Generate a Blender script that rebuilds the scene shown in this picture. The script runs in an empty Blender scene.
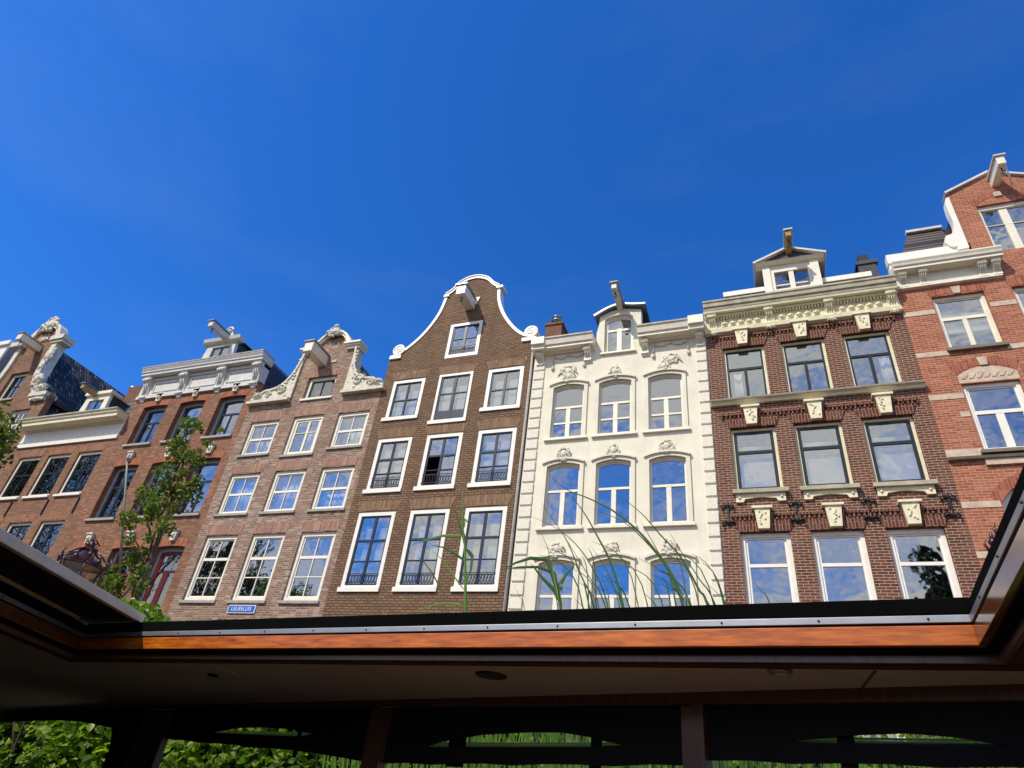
import bpy, math, random
from mathutils import Vector, Matrix, noise
from mathutils.geometry import tessellate_polygon
R = math.radians
sc = bpy.context.scene
col = sc.collection
rnd = random.Random(7)
F = 16.0            # the facades stand 16 m from the camera; the eye is the origin, the quay lies at z = -0.2
GZ = -0.2

# ------------------------------------------------------------------ materials
def lin(r, g, b):
    f = lambda c: (c/255)/12.92 if c/255 <= .04045 else ((c/255+.055)/1.055)**2.4
    return (f(r), f(g), f(b), 1)

def new_mat(name):
    m = bpy.data.materials.new(name); m.use_nodes = True
    nt = m.node_tree; b = nt.nodes['Principled BSDF']
    return m, nt, b

def N(nt, t, **kw):
    n = nt.nodes.new(t)
    for k, v in kw.items():
        if k in n.inputs: n.inputs[k].default_value = v
        else: setattr(n, k, v)
    return n

def mixcol(nt, fac, a, b, mode='MIX'):
    n = nt.nodes.new('ShaderNodeMix'); n.data_type = 'RGBA'; n.blend_type = mode
    for s, v in ((0, fac), (6, a), (7, b)):
        if hasattr(v, 'is_linked') or isinstance(v, bpy.types.NodeSocket): nt.links.new(v, n.inputs[s])
        else: n.inputs[s].default_value = v
    return n.outputs[2]

def plain(name, c, rough=.6, metal=0., var=.12, scale=6., bump=0., spec=.5):
    m, nt, b = new_mat(name); L = nt.links.new
    tc = N(nt, 'ShaderNodeTexCoord')
    no = N(nt, 'ShaderNodeTexNoise', Scale=scale, Detail=6.0, Roughness=.65)
    L(tc.outputs['Object'], no.inputs['Vector'])
    dark = (c[0]*(1-var*2), c[1]*(1-var*2), c[2]*(1-var*2.1), 1)
    ramp = N(nt, 'ShaderNodeMapRange'); ramp.inputs['From Min'].default_value = .35; ramp.inputs['From Max'].default_value = .65
    L(no.outputs['Fac'], ramp.inputs['Value'])
    L(mixcol(nt, ramp.outputs[0], dark, (c[0]*(1+var*.4), c[1]*(1+var*.4), c[2]*(1+var*.4), 1)), b.inputs['Base Color'])
    b.inputs['Roughness'].default_value = rough; b.inputs['Metallic'].default_value = metal
    b.inputs['Specular IOR Level'].default_value = spec
    if bump:
        n2 = N(nt, 'ShaderNodeTexNoise', Scale=scale*9, Detail=4.0)
        L(tc.outputs['Object'], n2.inputs['Vector'])
        bp = N(nt, 'ShaderNodeBump', Strength=bump, Distance=.02)
        L(n2.outputs['Fac'], bp.inputs['Height']); L(bp.outputs[0], b.inputs['Normal'])
    return m

def brick(name, c1, c2, mortar, row=.068, bw=.215, ms=.011, blotch=.35, c3=None, swap=False, dirt=.25):
    """coursed brickwork; runs along x (and y on reveals), courses along z. swap = soldier courses"""
    m, nt, b = new_mat(name); L = nt.links.new
    tc = N(nt, 'ShaderNodeTexCoord'); sp = N(nt, 'ShaderNodeSeparateXYZ'); L(tc.outputs['Object'], sp.inputs[0])
    ad = N(nt, 'ShaderNodeMath', operation='ADD'); L(sp.outputs[0], ad.inputs[0]); L(sp.outputs[1], ad.inputs[1])
    cb = N(nt, 'ShaderNodeCombineXYZ')
    if swap: L(sp.outputs[2], cb.inputs[0]); L(ad.outputs[0], cb.inputs[1])
    else: L(ad.outputs[0], cb.inputs[0]); L(sp.outputs[2], cb.inputs[1])
    wob = N(nt, 'ShaderNodeTexNoise', Scale=1.3, Detail=2.0); L(cb.outputs[0], wob.inputs['Vector'])
    wm = N(nt, 'ShaderNodeVectorMath', operation='MULTIPLY_ADD'); L(wob.outputs['Color'], wm.inputs[0])
    wm.inputs[1].default_value = (.05, .02, 0); L(cb.outputs[0], wm.inputs[2])
    br = N(nt, 'ShaderNodeTexBrick', Scale=1.0, Bias=-.1)
    br.inputs['Brick Width'].default_value = bw; br.inputs['Row Height'].default_value = row
    br.inputs['Mortar Size'].default_value = ms; br.inputs['Mortar Smooth'].default_value = .3
    br.inputs['Color1'].default_value = c1; br.inputs['Color2'].default_value = c2; br.inputs['Mortar'].default_value = mortar
    L(wm.outputs[0], br.inputs['Vector'])
    # single odd bricks
    vs = N(nt, 'ShaderNodeVectorMath', operation='DIVIDE'); L(wm.outputs[0], vs.inputs[0]); vs.inputs[1].default_value = (bw, row, 1)
    fl = N(nt, 'ShaderNodeVectorMath', operation='FLOOR'); L(vs.outputs[0], fl.inputs[0])
    wn = N(nt, 'ShaderNodeTexWhiteNoise'); wn.noise_dimensions = '2D'; L(fl.outputs[0], wn.inputs['Vector'])
    mr = N(nt, 'ShaderNodeMapRange'); mr.inputs['From Min'].default_value = .55; L(wn.outputs[0], mr.inputs['Value'])
    mu = N(nt, 'ShaderNodeMath', operation='MULTIPLY'); L(mr.outputs[0], mu.inputs[0]); mu.inputs[1].default_value = .6
    im = N(nt, 'ShaderNodeMath', operation='SUBTRACT'); im.inputs[0].default_value = 1; L(br.outputs['Fac'], im.inputs[1])
    mm = N(nt, 'ShaderNodeMath', operation='MULTIPLY'); L(mu.outputs[0], mm.inputs[0]); L(im.outputs[0], mm.inputs[1])
    o = mixcol(nt, mm.outputs[0], br.outputs['Color'], c3 or (c1[0]*1.7, c1[1]*1.8, c1[2]*1.9, 1))
    n1 = N(nt, 'ShaderNodeTexNoise', Scale=.55, Detail=7.0, Roughness=.7); L(cb.outputs[0], n1.inputs['Vector'])
    r1 = N(nt, 'ShaderNodeMapRange'); r1.inputs['From Min'].default_value = .35; r1.inputs['From Max'].default_value = .7
    r1.inputs['To Max'].default_value = blotch; L(n1.outputs['Fac'], r1.inputs['Value'])
    o = mixcol(nt, r1.outputs[0], o, (c2[0]*.5, c2[1]*.5, c2[2]*.5, 1))
    # rain streaks, long in z
    st = N(nt, 'ShaderNodeMapping'); st.inputs['Scale'].default_value = (3.2, .22, 1) if not swap else (.22, 3.2, 1)
    L(cb.outputs[0], st.inputs[0]); n2 = N(nt, 'ShaderNodeTexNoise', Scale=1.0, Detail=5.0); L(st.outputs[0], n2.inputs['Vector'])
    r2 = N(nt, 'ShaderNodeMapRange'); r2.inputs['From Min'].default_value = .5; r2.inputs['From Max'].default_value = .75
    r2.inputs['To Max'].default_value = dirt; L(n2.outputs['Fac'], r2.inputs['Value'])
    o = mixcol(nt, r2.outputs[0], o, (mortar[0]*.8, mortar[1]*.8, mortar[2]*.8, 1))
    L(o, b.inputs['Base Color']); b.inputs['Roughness'].default_value = .85; b.inputs['Specular IOR Level'].default_value = .25
    bp = N(nt, 'ShaderNodeBump', Strength=.6, Distance=.012); L(im.outputs[0], bp.inputs['Height']); L(bp.outputs[0], b.inputs['Normal'])
    return m

def glass_mat(name, refl=.55, tint=(.90, .90, .86, 1), through=(.75, .8, .85, 1), wav=.012):
    m = bpy.data.materials.new(name); m.use_nodes = True; nt = m.node_tree; L = nt.links.new
    for n in list(nt.nodes): nt.nodes.remove(n)
    out = N(nt, 'ShaderNodeOutputMaterial'); mx = N(nt, 'ShaderNodeMixShader'); mx.inputs[0].default_value = refl
    gl = N(nt, 'ShaderNodeBsdfGlossy', Roughness=.0); gl.inputs['Color'].default_value = tint
    tr = N(nt, 'ShaderNodeBsdfTransparent'); tr.inputs['Color'].default_value = through
    tc = N(nt, 'ShaderNodeTexCoord'); no = N(nt, 'ShaderNodeTexNoise', Scale=1.6, Detail=2.0)
    L(tc.outputs['Object'], no.inputs['Vector']); bp = N(nt, 'ShaderNodeBump', Strength=1.0, Distance=wav)
    L(no.outputs['Fac'], bp.inputs['Height']); L(bp.outputs[0], gl.inputs['Normal'])
    L(tr.outputs[0], mx.inputs[1]); L(gl.outputs[0], mx.inputs[2]); L(mx.outputs[0], out.inputs[0])
    return m

def leaf_mat(name, c1, c2, tr=.45):
    m, nt, b = new_mat(name); L = nt.links.new
    gi = N(nt, 'ShaderNodeNewGeometry'); mr = mixcol(nt, gi.outputs['Random Per Island'], c1, c2)
    L(mr, b.inputs['Base Color']); b.inputs['Roughness'].default_value = .45; b.inputs['Specular IOR Level'].default_value = .4
    t = N(nt, 'ShaderNodeBsdfTranslucent'); hs = mixcol(nt, 1.0, mr, (1.25, 1.5, .55, 1), 'MULTIPLY'); L(hs, t.inputs['Color'])
    mx = N(nt, 'ShaderNodeMixShader'); mx.inputs[0].default_value = tr
    L(b.outputs[0], mx.inputs[1]); L(t.outputs[0], mx.inputs[2]); L(mx.outputs[0], nt.nodes['Material Output'].inputs[0])
    return m

def wood_mat(name, c1, c2, rough=.25, axis=0, coat=.6):
    m, nt, b = new_mat(name); L = nt.links.new
    tc = N(nt, 'ShaderNodeTexCoord'); mp = N(nt, 'ShaderNodeMapping')
    s = [70, 70, 70]; s[axis] = 1.1; mp.inputs['Scale'].default_value = s; L(tc.outputs['Object'], mp.inputs[0])
    no = N(nt, 'ShaderNodeTexNoise', Scale=1.0, Detail=8.0, Roughness=.6); L(mp.outputs[0], no.inputs['Vector'])
    mr = N(nt, 'ShaderNodeMapRange'); mr.inputs['From Min'].default_value = .3; mr.inputs['From Max'].default_value = .7; L(no.outputs['Fac'], mr.inputs['Value'])
    L(mixcol(nt, mr.outputs[0], c1, c2), b.inputs['Base Color']); b.inputs['Roughness'].default_value = rough
    b.inputs['Coat Weight'].default_value = coat; b.inputs['Coat Roughness'].default_value = .12
    return m

def tile_mat(name, c, c2, w=.24, h=.3):
    m, nt, b = new_mat(name); L = nt.links.new
    tc = N(nt, 'ShaderNodeTexCoord'); sp = N(nt, 'ShaderNodeSeparateXYZ'); L(tc.outputs['Object'], sp.inputs[0])
    cb = N(nt, 'ShaderNodeCombineXYZ'); L(sp.outputs[1], cb.inputs[0]); L(sp.outputs[2], cb.inputs[1])
    br = N(nt, 'ShaderNodeTexBrick', Scale=1.0, offset=0.0); br.inputs['Brick Width'].default_value = w; br.inputs['Row Height'].default_value = h
    br.inputs['Mortar Size'].default_value = .035; br.inputs['Color1'].default_value = c; br.inputs['Color2'].default_value = c2
    br.inputs['Mortar'].default_value = (.01, .01, .012, 1); L(cb.outputs[0], br.inputs['Vector'])
    L(br.outputs['Color'], b.inputs['Base Color']); b.inputs['Roughness'].default_value = .6; br.inputs['Bias'].default_value = -.35
    im = N(nt, 'ShaderNodeMath', operation='SUBTRACT'); im.inputs[0].default_value = 1; L(br.outputs['Fac'], im.inputs[1])
    bp = N(nt, 'ShaderNodeBump', Strength=1.0, Distance=.05); L(im.outputs[0], bp.inputs['Height']); L(bp.outputs[0], b.inputs['Normal'])
    return m

M = {}
M['brickA'] = brick('weathered brown brick', lin(138,98,74), lin(108,74,54), lin(140,116,96), blotch=.42)
M['brickB'] = brick('tan brown brick', lin(142,98,74), lin(112,74,54), lin(140,116,94), blotch=.42)
M['brickC'] = brick('orange brown brick', lin(146,97,72), lin(114,72,54), lin(136,110,90), blotch=.42, c3=lin(186,140,114))
M['brickD'] = brick('mottled pink grey brick', lin(148,116,96), lin(108,80,66), lin(172,154,138), c3=lin(205,186,170), ms=.011, blotch=.42, bw=.2)
M['brickE'] = brick('umber brick', lin(136,108,84), lin(112,86,64), lin(78,60,46), ms=.014, blotch=.32, row=.078, c3=lin(146,120,94))
M['brickG'] = brick('oxblood brick pale joints', lin(102,62,50), lin(72,42,36), lin(180,156,132), ms=.0075, row=.068, bw=.22, blotch=.12, c3=lin(124,74,60), dirt=.1)
M['brickH'] = brick('red brick', lin(160,96,72), lin(134,74,54), lin(190,152,126), ms=.0075, row=.068, blotch=.1, c3=lin(194,124,98), dirt=.1)
for k, a in (('A', (150,106,78)), ('B', (140,98,74)), ('C', (150,94,68)), ('D', (152,116,98)), ('E', (128,100,76)), ('G', (88,56,46)), ('H', (152,90,70))):
    M['arch'+k] = brick('soldier brick '+k, lin(*a), lin(a[0]*.8, a[1]*.75, a[2]*.75), lin(*( (150,110,90) if k in 'G' else (a[0]*1.12,a[1]*1.2,a[2]*1.25))), swap=True, row=.075, bw=.32, ms=.012, blotch=.15)
M['white'] = plain('white painted wood', (.82, .79, .71, 1), .45, var=.04)
M['cream'] = plain('cream painted wood', (.80, .75, .61, 1), .5, var=.06)
M['stucco'] = plain('cream stucco', (.76, .72, .58, 1), .8, var=.06, scale=1.1, bump=.15)
m_s = M['stucco']; nt = m_s.node_tree; b = nt.nodes['Principled BSDF']; lk = b.inputs['Base Color'].links[0].from_socket
tc = N(nt, 'ShaderNodeTexCoord'); mp = N(nt, 'ShaderNodeMapping'); mp.inputs['Scale'].default_value = (4.5, 4.5, .35); nt.links.new(tc.outputs['Object'], mp.inputs[0])
no = N(nt, 'ShaderNodeTexNoise', Scale=1.0, Detail=7.0, Roughness=.7); nt.links.new(mp.outputs[0], no.inputs['Vector'])
mr = N(nt, 'ShaderNodeMapRange'); mr.inputs['From Min'].default_value = .5; mr.inputs['From Max'].default_value = .78; mr.inputs['To Max'].default_value = .38; nt.links.new(no.outputs['Fac'], mr.inputs['Value'])
nt.links.new(mixcol(nt, mr.outputs[0], lk, (.48, .43, .33, 1)), b.inputs['Base Color'])
M['rustic'] = plain('rusticated cream block', (.79, .75, .63, 1), .9, var=.06, scale=14, bump=.35)
M['carved'] = plain('cream carved stone', (.72, .68, .56, 1), .75, var=.16, scale=9, bump=.6)
M['ycream'] = plain('yellow cream paint', (.76, .70, .48, 1), .55, var=.08)
M['greycor'] = plain('grey weathered paint', (.44, .40, .28, 1), .6, var=.18, scale=3)
M['greywhite'] = plain('pale grey paint', (.62, .61, .58, 1), .5, var=.08)
M['stone'] = plain('pale sandstone', (.60, .47, .36, 1), .85, var=.14, scale=5, bump=.3)
M['sill'] = plain('grey stone sill', (.36, .34, .31, 1), .8, var=.12)
M['dsill'] = plain('brown stone sill', (.20, .17, .13, 1), .8, var=.12)
M['navy'] = plain('dark blue sash paint', (.018, .026, .05, 1), .3, var=.1)
M['dkgreen'] = plain('dark green sash paint', (.016, .018, .013, 1), .3, var=.1)
M['ltgreen'] = plain('grey green frame paint', (.22, .23, .20, 1), .4, var=.1)
M['greyfr'] = plain('mid grey frame paint', (.30, .32, .34, 1), .4, var=.08)
M['red'] = plain('red painted door', (.12, .008, .008, 1), .35, var=.1)
M['black'] = plain('black iron', (.012, .012, .014, 1), .45, var=.1)
M['zinc'] = plain('zinc sheet', (.34, .36, .38, 1), .35, metal=.7, var=.15)
M['slate'] = plain('slate', (.05, .052, .06, 1), .5, var=.25, scale=8)
M['tiles'] = tile_mat('dark pantiles with painted glints', lin(18,18,22), lin(150,140,128), w=.16, h=.3)  # the pale second colour paints glints onto scattered tiles
M['rtiles'] = tile_mat('brown slate tiles', lin(96,84,76), lin(80,70,64), w=.3, h=.16)
M['curtain'] = plain('white curtain', (.85, .85, .82, 1), .9, var=.1, scale=3)
M['blind'] = plain('cream roller blind', (.62, .60, .55, 1), .9, var=.05)
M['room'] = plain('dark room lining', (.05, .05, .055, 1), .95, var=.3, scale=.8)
M['glass'] = glass_mat('sky reflecting window glass', .30, through=(.9, .92, .94, 1))
M['glassE'] = glass_mat('window glass over curtains', .31, through=(.92, .94, .96, 1))
M['glassdim'] = glass_mat('dull window glass', .2, through=(.85, .85, .85, 1))
M['lampglass'] = glass_mat('lantern glass', .1, through=(.85, .85, .85, 1))
M['beamwood'] = plain('ochre weathered beam wood', (.36, .25, .11, 1), .7, var=.2, scale=8)
M['bark'] = plain('tree bark', (.13, .10, .07, 1), .9, var=.3, scale=12, bump=.8)
M['leaf'] = leaf_mat('street tree leaves', (.045, .08, .012, 1), (.19, .24, .035, 1), .42)
M['bushleaf'] = leaf_mat('bright shrub leaves', (.08, .17, .014, 1), (.17, .27, .03, 1), .4)
M['hedgeleaf'] = leaf_mat('ivy leaves', (.04, .11, .012, 1), (.28, .38, .05, 1), .45)
M['elm'] = leaf_mat('elm leaves', (.022, .045, .012, 1), (.05, .085, .02, 1), .3)
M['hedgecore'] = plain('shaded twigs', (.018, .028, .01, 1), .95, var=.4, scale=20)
M['reed'] = leaf_mat('reed blades', (.03, .075, .018, 1), (.07, .14, .03, 1), .35)
M['reedlight'] = leaf_mat('young reed', (.12, .24, .045, 1), (.2, .34, .07, 1), .5)
M['maho'] = wood_mat('varnished mahogany', (.20, .035, .003, 1), (.60, .15, .006, 1), .35, coat=.2)
M['mahoshade'] = wood_mat('varnished mahogany shaded', (.09, .022, .006, 1), (.22, .065, .016, 1), .22, axis=1)  # same varnished wood, darkened in colour for the shade on the side coamings
M['dkwood'] = wood_mat('dark wood', (.10, .045, .025, 1), (.19, .09, .05, 1), .4, axis=2, coat=.2)
M['alu'] = plain('brushed aluminium', (.36, .37, .38, 1), .45, metal=.8, var=.08, scale=10)
M['rubber'] = plain('black rubber', (.003, .003, .003, 1), 1.0, var=.1, spec=.05)
M['ceil'] = plain('pale headliner panel', (.40, .34, .29, 1), .85, var=.05, scale=2)
M['canvas'] = plain('black canvas', (.006, .006, .007, 1), .9, var=.1)
M['hatchside'] = plain('grey painted plank', (.8, .62, .42, 1), .5, var=.08)
M['floor'] = plain('worn cabin floor', (.20, .15, .11, 1), .6, var=.2)
M['asph'] = plain('clinker quay paving', (.16, .11, .09, 1), .9, var=.25, scale=4)
M['ground'] = plain('city ground', (.12, .11, .09, 1), .95, var=.2, scale=.3)
M['signblue'] = plain('blue enamel', (.02, .13, .55, 1), .3, var=.03)
M['signwhite'] = plain('white enamel', (.8, .8, .8, 1), .3, var=.02)
M['chimbrick'] = brick('chimney brick', lin(120,70,52), lin(90,52,40), lin(140,115,95))
M['vinyl'] = leaf_mat('clear vinyl roll', (.42, .44, .32, 1), (.5, .5, .4, 1), .75)
M['matwood'] = plain('matt brown trim', (.10, .04, .018, 1), .9, var=.2, spec=.1)
M['mast'] = plain('pale mast', (.28, .28, .24, 1), .5, var=.1)
m, nt, b = new_mat('canal water'); b.inputs['Base Color'].default_value = (.02, .03, .02, 1); b.inputs['Roughness'].default_value = .08
no = N(nt, 'ShaderNodeTexNoise', Scale=2.2, Detail=5.0); bp = N(nt, 'ShaderNodeBump', Strength=.5, Distance=.06)
tc = N(nt, 'ShaderNodeTexCoord'); nt.links.new(tc.outputs['Object'], no.inputs['Vector'])
nt.links.new(no.outputs['Fac'], bp.inputs['Height']); nt.links.new(bp.outputs[0], b.inputs['Normal']); M['water'] = m

# ------------------------------------------------------------------ mesh builder
ORG = {}
class MB:
    def __init__(s): s.v = []; s.f = []; s.smooth = []; s.cuts = []
    def mark(s):
        """what follows is a piece of its own"""
        if s.v: s.cuts.append((len(s.v), len(s.f)))
        return s
    def add(s, vs, fs, sm=False):
        o = len(s.v); s.v += [tuple(p) for p in vs]; s.f += [tuple(i+o for i in f) for f in fs]; s.smooth += [sm]*len(fs)
        return s
    def box(s, x0, x1, y0, y1, z0, z1):
        return s.add([(x0,y0,z0),(x1,y0,z0),(x1,y1,z0),(x0,y1,z0),(x0,y0,z1),(x1,y0,z1),(x1,y1,z1),(x0,y1,z1)],
                     [(0,3,2,1),(4,5,6,7),(0,1,5,4),(1,2,6,5),(2,3,7,6),(3,0,4,7)])
    def prism(s, outer, y0, y1, holes=()):
        """a shape in the x-z plane, y0 (front) to y1 (back), with holes"""
        loops = [list(outer)]+[list(h) for h in holes]
        def area(l): return sum(l[i-1][0]*l[i][1]-l[i][0]*l[i-1][1] for i in range(len(l)))
        if area(loops[0]) < 0: loops[0].reverse()
        for h in loops[1:]:
            if area(h) > 0: h.reverse()
        flat = [p for l in loops for p in l]
        tri = tessellate_polygon([[Vector((p[0], p[1], 0)) for p in l] for l in loops])
        n = len(flat); vs = [(p[0], y0, p[1]) for p in flat]+[(p[0], y1, p[1]) for p in flat]; fs = []
        for t in tri:
            a, b_, c = [flat[i] for i in t]
            if (b_[0]-a[0])*(c[1]-a[1])-(b_[1]-a[1])*(c[0]-a[0]) < 0: t = (t[0], t[2], t[1])
            fs.append(tuple(t)); fs.append(tuple(i+n for i in reversed(t)))
        k = 0
        for l in loops:
            for i in range(len(l)):
                a = k+i; c = k+(i+1) % len(l); fs.append((a, a+n, c+n, c))
            k += len(l)
        return s.add(vs, fs)
    def profile(s, x0, x1, pr):
        """moulding: profile [(y,z)...] swept along x"""
        n = len(pr); vs = [(x0, p[0], p[1]) for p in pr]+[(x1, p[0], p[1]) for p in pr]
        fs = [(i, (i+1) % n, (i+1) % n+n, i+n) for i in range(n)]+[tuple(reversed(range(n))), tuple(range(n, 2*n))]
        return s.add(vs, fs)
    def tube(s, pts, r, n=8, sm=True):
        pts = [Vector(p) for p in pts]; rs = r if isinstance(r, (list, tuple)) else [r]*len(pts); vs = []
        for i, p in enumerate(pts):
            d = (pts[min(i+1, len(pts)-1)]-pts[max(i-1, 0)]).normalized()
            a = d.cross(Vector((0, 0, 1))); a = d.cross(Vector((1, 0, 0))) if a.length < .05 else a
            a.normalize(); b_ = d.cross(a)
            vs += [p+(a*math.cos(2*math.pi*k/n)+b_*math.sin(2*math.pi*k/n))*rs[i] for k in range(n)]
        fs = [(i*n+k, i*n+(k+1) % n, (i+1)*n+(k+1) % n, (i+1)*n+k) for i in range(len(pts)-1) for k in range(n)]
        fs += [tuple(reversed(range(n))), tuple(range((len(pts)-1)*n, len(pts)*n))]
        return s.add(vs, fs, sm)
    def blob(s, c, rx, ry, rz, n=6, m_=4):
        vs = [(c[0], c[1], c[2]-rz)]
        for j in range(1, m_):
            t = math.pi*j/m_-math.pi/2
            vs += [(c[0]+rx*math.cos(t)*math.cos(2*math.pi*k/n), c[1]+ry*math.cos(t)*math.sin(2*math.pi*k/n), c[2]+rz*math.sin(t)) for k in range(n)]
        vs.append((c[0], c[1], c[2]+rz)); last = len(vs)-1
        fs = [(0, 1+(k+1) % n, 1+k) for k in range(n)]
        for j in range(m_-2):
            fs += [(1+j*n+k, 1+j*n+(k+1) % n, 1+(j+1)*n+(k+1) % n, 1+(j+1)*n+k) for k in range(n)]
        fs += [(1+(m_-2)*n+k, 1+(m_-2)*n+(k+1) % n, last) for k in range(n)]
        return s.add(vs, fs, True)
    def lathe(s, c, pr, n=14):
        vs = [(c[0]+r*math.cos(2*math.pi*k/n), c[1]+r*math.sin(2*math.pi*k/n), c[2]+z) for r, z in pr for k in range(n)]
        fs = [(i*n+k, i*n+(k+1) % n, (i+1)*n+(k+1) % n, (i+1)*n+k) for i in range(len(pr)-1) for k in range(n)]
        fs += [tuple(reversed(range(n))), tuple(range((len(pr)-1)*n, len(pr)*n))]
        return s.add(vs, fs, n > 8)
    def build(s, name, mat, parent=None, bevel=0):
        if s.cuts:
            cs = [(0, 0)]+s.cuts+[(len(s.v), len(s.f))]; o = None
            for (va, fa), (vb, fb) in zip(cs, cs[1:]):
                if vb == va: continue
                m = MB(); m.v = s.v[va:vb]; m.f = [tuple(i-va for i in f) for f in s.f[fa:fb]]; m.smooth = s.smooth[fa:fb]; p = m.build(name, mat, parent, bevel); o = o or p
            return o
        me = bpy.data.meshes.new(name); o0 = ORG.get(parent.name if parent else None, Vector((0, 0, 0)))
        me.from_pydata([(v[0]-o0[0], v[1]-o0[1], v[2]-o0[2]) for v in s.v], [], s.f)
        me.materials.append(mat); me.polygons.foreach_set('use_smooth', s.smooth); me.update()
        o = bpy.data.objects.new(name, me); col.objects.link(o)
        if parent: o.parent = parent; ORG[o.name] = o0
        else: ORG[o.name] = Vector((0, 0, 0))
        if bevel:
            bm = o.modifiers.new('bevel', 'BEVEL'); bm.width = bevel; bm.segments = 2; bm.limit_method = 'ANGLE'
        return o

def thing(name, label, cat, loc, group=None):
    o = bpy.data.objects.new(name, None); col.objects.link(o); o.location = loc; ORG[o.name] = Vector(loc)
    o.empty_display_size = .3; o['label'] = label; o['category'] = cat
    if group: o['group'] = group
    return o
def tag(o, label, cat, group=None, kind=None):
    if label: o['label'] = label
    if cat: o['category'] = cat
    if group: o['group'] = group
    if kind: o['kind'] = kind
    return o

def arc_top(x0, x1, z0, z1, rise, n=8):
    """opening outline: flat bottom, segmental top that rises by `rise`"""
    if rise <= 0: return [(x0, z0), (x1, z0), (x1, z1), (x0, z1)]
    w = (x1-x0)/2; xc = (x0+x1)/2; r = (w*w+rise*rise)/(2*rise); zc = z1+rise-r; a = math.asin(w/r)
    return [(x0, z0), (x1, z0)]+[(xc+r*math.sin(a-2*a*i/n), zc+r*math.cos(a-2*a*i/n)) for i in range(n+1)]
def scroll(cx, cz, r, turns=1.6, w=.05, y0=0, y1=0, mb=None, flip=1):
    pts = []; 
    for i in range(25):
        t = i/24; a = t*turns*2*math.pi; rr = r*(1-t*.85); pts.append((cx+flip*rr*math.cos(a), y0, cz+rr*math.sin(a)))
    mb.tube(pts, w, 6)

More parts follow.
